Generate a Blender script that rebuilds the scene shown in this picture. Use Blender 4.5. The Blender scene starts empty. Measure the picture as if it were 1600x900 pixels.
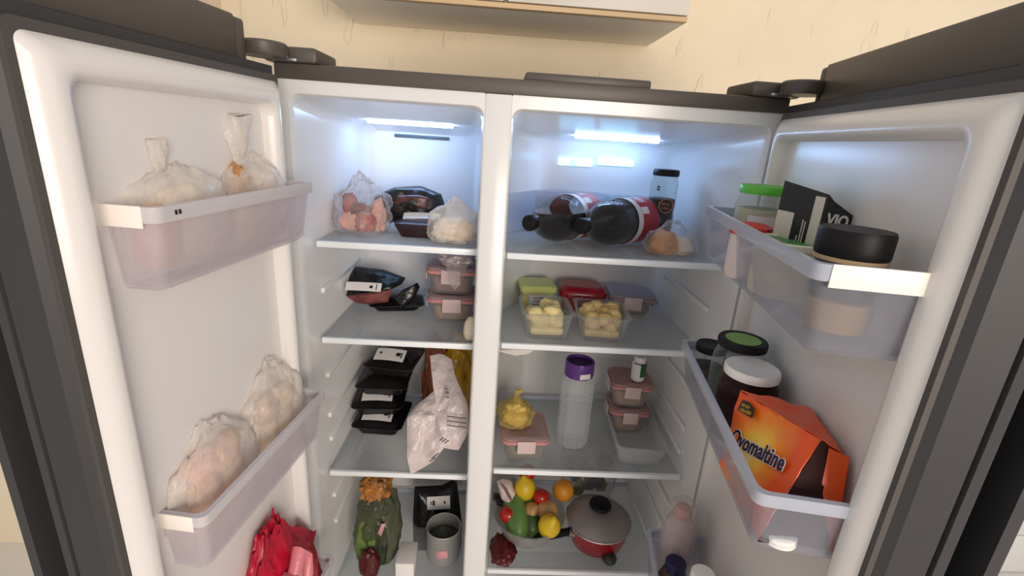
import bpy, bmesh, math, random
import numpy as np
from mathutils import Vector, Matrix, noise as mnoise
PI = math.pi
sc = bpy.context.scene
COL = sc.collection

# ------------------------------------------------------------------ camera
CAM = np.array([-.0647, -.9139, 1.6828]); YAW, PIT, ROL, FPX = .047, -.3027, .0667, 750.85
_f = np.array([math.sin(YAW)*math.cos(PIT), math.cos(YAW)*math.cos(PIT), math.sin(PIT)])
_r0 = np.array([math.cos(YAW), -math.sin(YAW), 0]); _u0 = np.cross(_r0, _f)
_r = _r0*math.cos(ROL)+_u0*math.sin(ROL); _u = -_r0*math.sin(ROL)+_u0*math.cos(ROL)
cd = bpy.data.cameras.new('camera'); cam = bpy.data.objects.new('camera', cd); COL.objects.link(cam)
cd.sensor_width = 36; cd.lens = FPX/1600*36; cd.clip_start = .01; cd.clip_end = 50
cam.matrix_world = Matrix(((_r[0], _u[0], -_f[0], CAM[0]), (_r[1], _u[1], -_f[1], CAM[1]), (_r[2], _u[2], -_f[2], CAM[2]), (0, 0, 0, 1)))
sc.camera = cam
# ------------------------------------------------------------------ world, lights, exposure
w = bpy.data.worlds.new('world'); sc.world = w; w.use_nodes = True
w.node_tree.nodes['Background'].inputs[0].default_value = (1.0, .975, .95, 1)
w.node_tree.nodes['Background'].inputs[1].default_value = .50
def area(name, loc, rot, size, power, col, sy=None):
    l = bpy.data.lights.new(name, 'AREA'); l.size = size; l.energy = power; l.color = col
    if sy: l.shape = 'RECTANGLE'; l.size_y = sy
    o = bpy.data.objects.new(name, l); o.location = loc; o.rotation_euler = rot; COL.objects.link(o); return o
area('front_area_light', (.85, -3.0, 1.75), (math.radians(87), 0, math.radians(15)), 1.4, 58, (1, .88, .77), 1.1)  # added unseen source, sized like a window to reach the lower shelves
vs = sc.view_settings
vs.view_transform = 'Standard'; vs.look = 'None'; vs.exposure = 0.15; vs.gamma = 1; vs.use_curve_mapping = False
sc.cycles.transparent_max_bounces = 32; sc.cycles.max_bounces = 10
sc.cycles.sample_clamp_indirect = 4; sc.cycles.caustics_reflective = False; sc.cycles.caustics_refractive = False

def ray(px, py): return _f+_r*(px-800)/FPX+_u*(450-py)/FPX
def atY(px, py, c):
    d = ray(px, py); return Vector(CAM+d*((c-CAM[1])/d[1]))
def atZ(px, py, c):
    d = ray(px, py); return Vector(CAM+d*((c-CAM[2])/d[2]))

# ------------------------------------------------------------------ materials
def S(c):  # sRGB 0-255 to linear
    return tuple(((v/255)/12.92 if v/255 <= .04045 else ((v/255+.055)/1.055)**2.4) for v in c)
MATS = {}
def base_mat(name):
    m = bpy.data.materials.new(name); m.use_nodes = True; MATS[name] = m
    nt = m.node_tree; return m, nt, nt.nodes['Principled BSDF'], nt.nodes['Material Output']
def add_var(nt, p, col, var, scale, stretch=(1, 1, 1)):
    tc = nt.nodes.new('ShaderNodeTexCoord'); mp = nt.nodes.new('ShaderNodeMapping'); mp.inputs['Scale'].default_value = stretch
    nz = nt.nodes.new('ShaderNodeTexNoise'); nz.inputs['Scale'].default_value = scale; nz.inputs['Detail'].default_value = 4
    nt.links.new(tc.outputs['Object'], mp.inputs[0]); nt.links.new(mp.outputs[0], nz.inputs['Vector'])
    rp = nt.nodes.new('ShaderNodeValToRGB')
    rp.color_ramp.elements[0].position = .3; rp.color_ramp.elements[1].position = .7
    rp.color_ramp.elements[0].color = (*[c*(1-var) for c in col], 1); rp.color_ramp.elements[1].color = (*[min(1, c*(1+var)) for c in col], 1)
    nt.links.new(nz.outputs[0], rp.inputs[0]); nt.links.new(rp.outputs[0], p.inputs['Base Color'])
    return nz
def add_bump(nt, p, strength, scale, dist=.002, detail=3, kind='noise', stretch=(1, 1, 1)):
    tc = nt.nodes.new('ShaderNodeTexCoord'); mp = nt.nodes.new('ShaderNodeMapping'); mp.inputs['Scale'].default_value = stretch
    nt.links.new(tc.outputs['Object'], mp.inputs[0])
    if kind == 'noise':
        nz = nt.nodes.new('ShaderNodeTexNoise'); nz.inputs['Scale'].default_value = scale; nz.inputs['Detail'].default_value = detail
        out = nz.outputs[0]
    else:
        nz = nt.nodes.new('ShaderNodeTexVoronoi'); nz.inputs['Scale'].default_value = scale; nz.feature = 'DISTANCE_TO_EDGE'; out = nz.outputs['Distance']
    nt.links.new(mp.outputs[0], nz.inputs['Vector'])
    b = nt.nodes.new('ShaderNodeBump'); b.inputs['Strength'].default_value = strength; b.inputs['Distance'].default_value = dist
    nt.links.new(out, b.inputs['Height']); nt.links.new(b.outputs[0], p.inputs['Normal']); return b
def M(name, col, rough=.5, metal=0, var=.06, vs_=12, bump=0, bs=60, bd=.002, stretch=(1, 1, 1), kind='noise', spec=.5, sss=0):
    if name in MATS: return MATS[name]
    m, nt, p, o = base_mat(name); c = S(col)
    p.inputs['Base Color'].default_value = (*c, 1); p.inputs['Roughness'].default_value = rough; p.inputs['Metallic'].default_value = metal
    p.inputs['Specular IOR Level'].default_value = spec
    if sss: p.inputs['Subsurface Weight'].default_value = sss; p.inputs['Subsurface Radius'].default_value = (.01, .008, .006)
    if var: add_var(nt, p, c, var, vs_, stretch)
    if bump: add_bump(nt, p, bump, bs, bd, kind=kind, stretch=stretch)
    return m
def CLEAR(name, tint, body, haze, rough=.1, edge=.55, bump=0, bs=40, bd=.002, hvar=0, hscale=25):
    """see-through plastic, glass or film: transparent body, hazy share and glossy edges"""
    if name in MATS: return MATS[name]
    m, nt, p, o = base_mat(name)
    p.inputs['Base Color'].default_value = (*S(body), 1); p.inputs['Roughness'].default_value = rough
    tr = nt.nodes.new('ShaderNodeBsdfTransparent'); tr.inputs[0].default_value = (*S(tint), 1)
    lw = nt.nodes.new('ShaderNodeLayerWeight'); lw.inputs[0].default_value = .5
    pw = nt.nodes.new('ShaderNodeMath'); pw.operation = 'POWER'; pw.inputs[1].default_value = 3
    ml = nt.nodes.new('ShaderNodeMath'); ml.operation = 'MULTIPLY_ADD'; ml.inputs[1].default_value = edge; ml.inputs[2].default_value = haze; ml.use_clamp = True
    nt.links.new(lw.outputs['Facing'], pw.inputs[0]); nt.links.new(pw.outputs[0], ml.inputs[0])
    fac = ml.outputs[0]
    if hvar:
        tc = nt.nodes.new('ShaderNodeTexCoord'); nz = nt.nodes.new('ShaderNodeTexNoise'); nz.inputs['Scale'].default_value = hscale; nz.inputs['Detail'].default_value = 4
        nz.inputs['Distortion'].default_value = 1.2
        nt.links.new(tc.outputs['Object'], nz.inputs['Vector'])
        sub = nt.nodes.new('ShaderNodeMath'); sub.operation = 'MULTIPLY_ADD'; sub.inputs[1].default_value = hvar*2; sub.inputs[2].default_value = -hvar
        nt.links.new(nz.outputs[0], sub.inputs[0])
        ad = nt.nodes.new('ShaderNodeMath'); ad.operation = 'ADD'; ad.use_clamp = True
        nt.links.new(fac, ad.inputs[0]); nt.links.new(sub.outputs[0], ad.inputs[1]); fac = ad.outputs[0]
    mx = nt.nodes.new('ShaderNodeMixShader'); nt.links.new(fac, mx.inputs[0]); nt.links.new(tr.outputs[0], mx.inputs[1]); nt.links.new(p.outputs[0], mx.inputs[2])
    nt.links.new(mx.outputs[0], o.inputs[0])
    if bump: add_bump(nt, p, bump, bs, bd)
    return m
def EMIT(name, col, strength):
    if name in MATS: return MATS[name]
    m, nt, p, o = base_mat(name); p.inputs['Base Color'].default_value = (.8, .8, .8, 1)
    p.inputs['Emission Color'].default_value = (*S(col), 1); p.inputs['Emission Strength'].default_value = strength
    return m

# ------------------------------------------------------------------ mesh helpers
def obj(name, bm, mat, parent=None, smooth=True, loc=None, rot=None, angle=40):
    bmesh.ops.recalc_face_normals(bm, faces=bm.faces[:])
    me = bpy.data.meshes.new(name); bm.to_mesh(me); bm.free()
    if mat: me.materials.append(mat)
    if smooth:
        for p in me.polygons: p.use_smooth = True
        me.set_sharp_from_angle(angle=math.radians(angle))
    o = bpy.data.objects.new(name, me); COL.objects.link(o)
    if parent: o.parent = parent
    if loc is not None: o.location = loc
    if rot is not None: o.rotation_euler = rot
    return o
def tag(o, label, cat, group=None):
    o['label'] = label; o['category'] = cat
    if group: o['group'] = group
    return o
def thing(name, label, cat, loc=(0, 0, 0), rz=0, group=None, rot=None):
    o = bpy.data.objects.new(name, None); o.empty_display_size = .02; COL.objects.link(o); o.location = loc
    o.rotation_euler = rot if rot else (0, 0, rz)
    return tag(o, label, cat, group)
def struct(name, bm, m, label, cat):
    o = obj(name, bm, m); o['kind'] = 'structure'; o['label'] = label; o['category'] = cat; return o
def NB(): return bmesh.new()
def box(bm, x0, x1, y0, y1, z0, z1, bev=0, seg=2, mat=None):
    t = bmesh.new()
    bmesh.ops.create_cube(t, size=1)
    for v in t.verts: v.co = Vector((x0+(v.co.x+.5)*(x1-x0), y0+(v.co.y+.5)*(y1-y0), z0+(v.co.z+.5)*(z1-z0)))
    if bev: bmesh.ops.bevel(t, geom=t.edges[:], offset=bev, segments=seg, affect='EDGES', profile=.5)
    merge(bm, t, mat); return bm
def merge(bm, t, mat=None):
    mp = {}
    for v in t.verts: mp[v] = bm.verts.new(mat @ v.co if mat else v.co)
    for f in t.faces:
        try: bm.faces.new([mp[v] for v in f.verts])
        except ValueError: pass
    t.free()
def rings(bm, rs, cap0=False, cap1=False, closed=True):
    vs_ = [[bm.verts.new(p) for p in r] for r in rs]; n = len(rs[0])
    for a, b in zip(vs_, vs_[1:]):
        for i in range(n if closed else n-1):
            j = (i+1) % n
            bm.faces.new((a[i], a[j], b[j], b[i]))
    if cap0: bm.faces.new(vs_[0][::-1])
    if cap1: bm.faces.new(vs_[-1])
    return bm
def lathe(bm, prof, seg=32, mat=None, sx=1, sy=1):
    """prof: list of (r,z)"""
    t = bmesh.new(); prev = None
    for r_, z in prof:
        if r_ < 1e-6: cur = [t.verts.new((0, 0, z))]
        else: cur = [t.verts.new((r_*sx*math.cos(2*PI*i/seg), r_*sy*math.sin(2*PI*i/seg), z)) for i in range(seg)]
        if prev:
            for i in range(seg):
                j = (i+1) % seg
                a = prev[i % len(prev)]; b = prev[j % len(prev)]; c = cur[j % len(cur)]; d = cur[i % len(cur)]
                q = []
                for v in (a, b, c, d):
                    if v not in q: q.append(v)
                if len(q) > 2: t.faces.new(q)
        prev = cur
    merge(bm, t, mat); return bm
def rrect(x0, x1, y0, y1, r, n=5):
    r = min(r, (x1-x0)/2-1e-4, (y1-y0)/2-1e-4); out = []
    for cx, cy, a0 in ((x1-r, y1-r, 0), (x0+r, y1-r, PI/2), (x0+r, y0+r, PI), (x1-r, y0+r, 1.5*PI)):
        for i in range(n+1):
            a = a0+PI/2*i/n; out.append((cx+r*math.cos(a), cy+r*math.sin(a)))
    return out
def tube(bm, pts, rad, seg=8, caps=True):
    pts = [Vector(p) for p in pts]; rs = []
    for i, p in enumerate(pts):
        t = (pts[min(i+1, len(pts)-1)]-pts[max(i-1, 0)]).normalized()
        a = t.orthogonal().normalized() if i == 0 else (a - t*(a.dot(t))).normalized()
        b = t.cross(a); rr = rad[i] if isinstance(rad, (list, tuple)) else rad
        rs.append([p+(a*math.cos(2*PI*k/seg)+b*math.sin(2*PI*k/seg))*rr for k in range(seg)])
    return rings(bm, rs, caps, caps)
def prism(bm, poly, axis, a, b, caps=True):
    """poly 2D extruded along axis 'x','y' or 'z' from a to b"""
    def P(q, t):
        return {'z': (q[0], q[1], t), 'y': (q[0], t, q[1]), 'x': (t, q[0], q[1])}[axis]
    return rings(bm, [[P(q, a) for q in poly], [P(q, b) for q in poly]], caps, caps)
def fbm(p, s, seed, o=4):
    return mnoise.fractal(Vector((p[0]*s+seed*7.3, p[1]*s-seed*3.1, p[2]*s+seed*1.7)), .9, 2.0, o)
def ridge(p, s, seed):
    return 1-2*abs(mnoise.noise(Vector((p[0]*s+seed*5.1, p[1]*s+seed*2.7, p[2]*s-seed*4.3))))
def blob(bm, w, d, h, seed=1, amp=.12, freq=2.2, ridgeamp=.05, rf=3.0, flat=.35, mat=None, nu=36, nv=22, top=None, sq=.85):
    """crumpled bag / lump sitting on z=0; flat = share of the lower part cut flat; top pinches the crown"""
    t = bmesh.new(); prev = None
    for j in range(nv+1):
        th = PI*j/nv; row = []
        for i in range(nu):
            ph = 2*PI*i/nu
            n = Vector((math.sin(th)*math.cos(ph), math.sin(th)*math.sin(ph), -math.cos(th)))
            sg = lambda v: math.copysign(abs(v)**sq, v)
            k = 1+amp*fbm(n, freq, seed)+ridgeamp*ridge(n, rf, seed)
            x, y, z = sg(n.x)*k, sg(n.y)*k, n.z*k
            if top and z > top:
                q = 1/(1+2.2*(z-top)); x *= q; y *= q
            z = max(z, -1+flat+.02*fbm(n, 4, seed+3))
            z = (z+1-flat)/(2-flat)
            row.append(t.verts.new((x*w/2, y*d/2, max(0, z)*h)))
            if j in (0, nv): break
        if prev:
            for i in range(nu):
                a = prev[i % len(prev)]; b = prev[(i+1) % nu % len(prev)]; c = row[(i+1) % nu % len(row)]; e = row[i % len(row)]
                q = []
                for v in (a, b, c, e):
                    if v not in q: q.append(v)
                if len(q) > 2: t.faces.new(q)
        prev = row
    merge(bm, t, mat); return bm
def resample(poly, n):
    pts = [Vector(p) for p in poly]; L = [0]
    for i in range(len(pts)): L.append(L[-1]+(pts[(i+1) % len(pts)]-pts[i]).length)
    out = []
    for k in range(n):
        s = L[-1]*k/n
        for i in range(len(pts)):
            if L[i] <= s <= L[i+1]:
                t = (s-L[i])/max(1e-9, L[i+1]-L[i]); out.append(pts[i].lerp(pts[(i+1) % len(pts)], t)); break
    return out
def pillow(bm, outline, nrm, thick, seed=1, amp=.25, n=64, m=9, freq=30, both=True, back=.5):
    """soft pack: outline of 3D points, bulged along +-nrm"""
    o = resample(outline, n); c = sum(o, Vector())/len(o); nrm = Vector(nrm).normalized()
    def side(sg, th):
        rs = []
        for k in range(m):
            t = k/m; ring = []
            for p in o:
                q = p.lerp(c, t); b = math.sqrt(max(0, 1-(1-t)**2.2))
                hgt = th*(b*(1+amp*fbm(q, freq, seed))+amp*.55*ridge(q, freq*.8, seed)*min(1, t*4))
                ring.append(q+nrm*sg*hgt)
            rs.append(ring)
        return rs
    f = side(1, thick); b = side(-1, thick*back)
    t = bmesh.new(); fv = [[t.verts.new(p) for p in r_] for r_ in f]; bv = [fv[0]]+[[t.verts.new(p) for p in r_] for r_ in b[1:]]
    for V in (fv, bv):
        for A, B in zip(V, V[1:]):
            for i in range(n): t.faces.new((A[i], A[(i+1) % n], B[(i+1) % n], B[i]))
        ctr = t.verts.new(sum((v.co for v in V[-1]), Vector())/n)
        for i in range(n): t.faces.new((V[-1][i], V[-1][(i+1) % n], ctr))
    merge(bm, t); return bm
def text_mesh(body, size, ext=.0003, bold=0.0, align='CENTER', shear=0):
    c = bpy.data.curves.new('lettering', 'FONT'); c.body = body; c.size = size; c.extrude = ext; c.offset = bold; c.shear = shear
    c.align_x = align; c.align_y = 'CENTER'; c.resolution_u = 3
    o = bpy.data.objects.new('lettering_tmp', c); COL.objects.link(o)
    dg = bpy.context.evaluated_depsgraph_get(); me = bpy.data.meshes.new_from_object(o.evaluated_get(dg))
    bpy.data.objects.remove(o); bm = bmesh.new(); bm.from_mesh(me); bpy.data.meshes.remove(me); return bm
def lettering(body, size, mat, parent, mtx, bold=0, sx=1, wrap=None, shear=0, ext=.0003, name='lettering'):
    """text lies in local XY plane; mtx places it. wrap=(R) bends it round local Y axis with radius R first"""
    bm = text_mesh(body, size, ext, bold, shear=shear)
    for v in bm.verts:
        v.co.x *= sx
        if wrap:
            a = v.co.x/wrap; rr = wrap+v.co.z; v.co = Vector((rr*math.sin(a), v.co.y, rr*math.cos(a)))
        v.co = mtx @ v.co
    return obj(name, bm, mat, parent, smooth=False)
def frame(o, ex, ey):
    ex = Vector(ex).normalized(); ez = ex.cross(Vector(ey)).normalized(); ey = ez.cross(ex)
    return Matrix(((ex.x, ey.x, ez.x, o[0]), (ex.y, ey.y, ez.y, o[1]), (ex.z, ey.z, ez.z, o[2]), (0, 0, 0, 1)))
T = Matrix.Translation
def RZ(a): return Matrix.Rotation(a, 4, 'Z')
def RX(a): return Matrix.Rotation(a, 4, 'X')
def RY(a): return Matrix.Rotation(a, 4, 'Y')

# ------------------------------------------------------------------ shared materials
m_liner = M('white_liner_plastic', (226, 226, 226), .22, var=.012, vs_=3)
m_dliner = M('door_liner_plastic', (226, 222, 219), .24, var=.012, vs_=3)
m_shell = M('brushed_dark_steel', (56, 55, 57), .5, .2, var=.05, vs_=30, stretch=(1, 1, .04))
m_trim = M('dark_brown_plastic', (84, 77, 72), .45, var=.05)
m_dark = M('black_rubber', (20, 19, 20), .5, var=.08, spec=.25)
m_groove = M('black_handle_channel', (10, 10, 11), .3, var=.05)
m_gasket = M('grey_door_gasket', (74, 70, 68), .6, var=.05)
m_glass = CLEAR('frosted_shelf_glass', (240, 243, 244), (196, 200, 204), .26, .07, .4)
m_sfront = M('pale_shelf_edge', (238, 242, 246), .3, var=.01)
m_binL = CLEAR('milky_bin_plastic', (248, 245, 248), (226, 222, 228), .25, .35, .3)
m_binR = CLEAR('clear_bin_plastic', (238, 239, 244), (206, 208, 218), .14, .12, .45)
m_rimL = CLEAR('frosted_bin_rim', (236, 234, 236), (222, 218, 222), .72, .3, .2)
m_rimR = CLEAR('bluish_bin_rim', (220, 226, 236), (206, 212, 226), .62, .2, .3)
m_rimW = M('white_bin_end_rim', (246, 238, 230), .4, var=.01)
m_led = EMIT('white_led_strip', (160, 200, 255), 38)
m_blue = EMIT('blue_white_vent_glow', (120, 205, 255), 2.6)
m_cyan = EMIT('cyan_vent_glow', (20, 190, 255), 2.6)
m_white = M('white_plastic', (236, 234, 230), .4, var=.02)
m_paper = M('white_paper_label', (226, 222, 220), .6, var=.03)
m_ink = M('black_ink', (26, 24, 26), .6, var=.05)
m_film = CLEAR('clear_food_film', (250, 248, 248), (226, 222, 224), .16, .16, .5, bump=.7, bs=45, bd=.006, hvar=.22, hscale=22)
m_milk = CLEAR('milky_bag_film', (253, 250, 247), (244, 238, 232), .40, .28, .45, bump=.8, bs=38, bd=.006, hvar=.25, hscale=16)
m_tub = CLEAR('clear_tub_plastic', (244, 244, 244), (214, 216, 218), .10, .1, .6)
m_jar = CLEAR('jar_glass', (240, 244, 242), (200, 206, 206), .07, .05, .6)

# ------------------------------------------------------------------ room
def wall_material():
    m, nt, p, o = base_mat('cream_painted_plaster')
    c = S((246, 230, 202)); add_var(nt, p, c, .03, 4); p.inputs['Roughness'].default_value = .7
    tc = nt.nodes.new('ShaderNodeTexCoord')
    mp = nt.nodes.new('ShaderNodeMapping'); mp.inputs['Scale'].default_value = (30, 30, 7)
    n1 = nt.nodes.new('ShaderNodeTexNoise'); n1.inputs['Scale'].default_value = 1.0; n1.inputs['Detail'].default_value = 1
    r1 = nt.nodes.new('ShaderNodeValToRGB'); r1.color_ramp.elements[0].position = .66; r1.color_ramp.elements[1].position = .72
    n2 = nt.nodes.new('ShaderNodeTexNoise'); n2.inputs['Scale'].default_value = 14
    ad = nt.nodes.new('ShaderNodeMath'); ad.operation = 'MULTIPLY_ADD'; ad.inputs[1].default_value = .8
    b = nt.nodes.new('ShaderNodeBump'); b.inputs['Strength'].default_value = .7; b.inputs['Distance'].default_value = .006
    nt.links.new(tc.outputs['Object'], mp.inputs[0]); nt.links.new(mp.outputs[0], n1.inputs['Vector']); nt.links.new(n1.outputs[0], r1.inputs[0])
    nt.links.new(tc.outputs['Object'], n2.inputs['Vector']); nt.links.new(r1.outputs[0], ad.inputs[0]); nt.links.new(n2.outputs[0], ad.inputs[2])
    nt.links.new(ad.outputs[0], b.inputs['Height']); nt.links.new(b.outputs[0], p.inputs['Normal'])
    return m
bm = NB(); box(bm, -2.6, 3.6, .68, .80, 0, 3.0); wallb = struct('wall_back', bm, wall_material(), 'cream painted rough plaster wall behind the refrigerator', 'wall')
bm = NB(); box(bm, -2.6, 3.6, -3, .68, -.1, 0); struct('floor', bm, M('pale_floor_tile', (226, 222, 216), .35, var=.04), 'pale tiled kitchen floor under the refrigerator', 'floor')
m_tile = M('white_wall_tile', (240, 240, 238), .25, var=.02)
tile0 = None
for i in range(8):
    for j in range(2):
        if tile0 is None:
            bm = NB(); box(bm, 0, .195, -.012, 0, 0, .195, .003); tile0 = obj('tile', bm, m_tile, wallb); o = tile0
        else:
            o = tile0.copy(); COL.objects.link(o)
        o.location = (1.4+.2*i, .68, .002+.2*j)

# wall cabinets
CZ, CYF = 1.972, .362
m_cab = M('white_cabinet_front', (232, 224, 212), .45, var=.015)
m_cabu = M('beige_cabinet_underside', (248, 238, 222), .6, var=.02)
m_wood = M('pale_wood_edge', (222, 190, 146), .5, var=.08, vs_=20, stretch=(.1, 1, 1))
def wall_cabinet(label, x0, x1, gap):
    t = thing('wall_cabinet', label, 'cabinet', ((x0+x1)/2, (CYF+.68)/2, CZ)); cx, cy = t.location.x, t.location.y
    L = lambda a: a-cx
    bm = NB(); box(bm, L(x0), L(x1), CYF-cy+.018, .68-cy, 0, .7, .002); obj('carcass', bm, m_cabu, t)
    bm = NB(); box(bm, L(x0), L(x1), CYF-cy, CYF-cy+.018, 0, .012, .002); obj('bottom_edge_strip', bm, m_wood, t)
    for a, b in ((x0, gap-.005), (gap+.005, x1)):
        bm = NB(); box(bm, L(a), L(b), CYF-cy-.002, CYF-cy+.017, .014, .7, .002); d = obj('door', bm, m_cab, t)
    bm = NB(); box(bm, L(gap)-.004, L(gap)+.004, CYF-cy+.004, CYF-cy+.017, .013, .7); obj('gap_strip', bm, M('grey_aluminium_edge', (110, 106, 106), .35, .6), t)
    return t
wall_cabinet('white two-door wall cabinet with pale wood bottom edge above the refrigerator', -.49, .372, -.064)
wall_cabinet('white wall cabinet half hidden above the open left refrigerator door', -1.75, -.885, -1.3)

# ------------------------------------------------------------------ refrigerator
FR = thing('refrigerator', 'open dark steel side-by-side refrigerator with white lit interior', 'refrigerator', (0, 0, 0))
XL, XR, ZT, YB = -.455, .455, 1.755, .42
XDL, XDR = -.0913, -.0429
bm = NB()
box(bm, XL, XL+.012, .004, .62, .02, 1.778, .002); box(bm, XR-.012, XR, .004, .62, .02, 1.778, .002)
box(bm, XL, XR, .60, .62, .02, 1.778, .002); box(bm, XL+.01, XR-.01, .03, .61, 1.762, 1.778, .002); box(bm, XL+.01, XR-.01, .01, .61, .02, .06)
obj('cabinet_shell', bm, m_shell, FR)
bm = NB(); box(bm, XL-.001, XR+.001, -.004, .03, ZT, 1.781, .003); obj('top_front_trim', bm, m_trim, FR)
bm = NB(); box(bm, -.022, .205, .012, .20, 1.7805, 1.796, .004); obj('top_control_cover', bm, m_trim, FR)
# liners
def liner(name, x0, x1, chamfer=0):
    zf, zb, z0 = 1.733, 1.690, .30
    def ring(y, a, b, zt, r):
        pts = rrect(a, b, z0, zt, r, 6); return [(p[0], y, p[1]) for p in pts]
    bm = NB()
    ox0, ox1 = (XL+.003, XDL) if x0 < -.2 else (XDR, XR-.003)
    rs = [[(p[0], 0, p[1]) for p in rrect(ox0, ox1, .06, ZT, .002, 6)]]
    rs += [ring(0, x0, x1, zf, .018), ring(.006, x0+.002, x1-.002, zf-.003, .02), ring(.02, x0+.004, x1-.004, zf-.005, .02)]
    if chamfer:
        rs += [ring(.28, x0+.008, x1-.008, 1.703, .022), ring(.405, chamfer-.008, x1-.012, zb+.003, .03), ring(YB, chamfer+.006, x1-.03, zb-.012, .03)]
    else:
        rs += [ring(.395, x0+.012, x1-.012, zb+.004, .03), ring(YB, x0+.03, x1-.03, zb-.012, .03)]
    rings(bm, rs, False, True)
    o = obj(name, bm, m_liner, FR, angle=50); return o
ll = liner('freezer_liner', -.436, XDL-.001)
lr = liner('fridge_liner', XDR+.001, .436, chamfer=.05)
bm = NB(); box(bm, XDL, XDR, -.003, YB, .06, ZT, .003); obj('divider', bm, m_liner, FR)
# led strips follow the sloping ceiling
def ceil_z(y): return 1.728-(y-.02)/.375*.034
for (a, b, yy, nm) in ((-.375, -.175, .30, 'led_strip'), (.125, .335, .33, 'led_strip')):
    z = ceil_z(yy)-.004; bm = NB(); box(bm, a, b, yy-.008, yy+.008, z-.004, z+.003, .0015); o = obj(nm, bm, m_led, FR); o['label'] = 'glowing white led strip under the ceiling'
p0 = atY(617, 214, YB); p1 = atY(702, 217, YB)
bm = NB(); box(bm, p0.x, p1.x, YB-.006, YB+.002, p1.z-.004, p1.z+.004, .001); o = obj('vent_slot', bm, M('dark_vent_slot', (70, 82, 90), .5), FR); o['label'] = 'narrow dark air slot in the back wall'
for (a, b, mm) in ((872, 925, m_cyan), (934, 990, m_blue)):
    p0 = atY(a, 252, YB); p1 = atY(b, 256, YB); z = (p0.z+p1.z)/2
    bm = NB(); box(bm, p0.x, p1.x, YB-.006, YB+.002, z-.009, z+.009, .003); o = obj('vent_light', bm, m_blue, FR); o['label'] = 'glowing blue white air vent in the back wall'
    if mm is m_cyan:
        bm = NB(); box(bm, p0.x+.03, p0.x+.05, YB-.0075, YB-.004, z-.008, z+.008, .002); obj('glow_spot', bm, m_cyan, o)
# shelves
SL = [1.4555, 1.2418, .897, .555]; SR = [1.4525, 1.2486, .9184, .608]
YS = .0615
def shelf(x0, x1, z, y1=.40):
    bm = NB(); box(bm, x0, x1, YS+.004, y1, z-.006, z, .001); s = obj('shelf', bm, m_glass, FR)
    bm = NB(); box(bm, x0, x1, YS-.004, YS+.006, z-.011, z+.002, .002); obj('front_edge', bm, m_sfront, s)
    bm = NB(); box(bm, x0, x1, y1-.008, y1, z, z+.012, .002); obj('rear_stop', bm, m_rimR, s)
for z in SL: shelf(-.424, -.0955, z)
for z in SR: shelf(-.034, .424, z, .285 if z > 1.4 and False else .40)
# grey band put in for the darker lower back wall, top fridge compartment
m_rearband = M('grey_band_plastic', (176, 184, 198), .18, var=.02)
bm = NB(); prism(bm, [(-.03, .285), (.045, .402), (.415, .402), (.415, .416), (.04, .416), (-.034, .295)], 'z', 1.4535, 1.552); obj('rear_grey_band', bm, m_rearband, FR, smooth=False)
# shelf rails on the side walls
for z in (1.34, 1.135, 1.03, .965, .80, .72):
    for xa, xb in ((-.432, -.423), (.422, .431)):
        bm = NB(); box(bm, xa, xb, .09, .38, z-.007, z+.007, .004); obj('side_rail', bm, m_liner, FR)
# hinge covers
for sgx in (-1, 1):
    bm = NB(); box(bm, sgx*.425-.045, sgx*.425+.045, -.01, .10, 1.781, 1.806, .006); h = obj('hinge_cover', bm, m_trim, FR)
    bm = NB(); lathe(bm, [(0, 0), (.034, 0), (.036, .003), (.036, .019), (.033, .022), (0, .022)], 24, T((sgx*.455, -.035, 1.784))); obj('hinge_cap', bm, m_trim, h)
    bm = NB(); box(bm, sgx*.43-.02, sgx*.43+.02, -.02, .0, 1.7815, 1.787, .002); obj('hinge_plate', bm, M('bright_zinc', (200, 200, 200), .25, .9), h)

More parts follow.
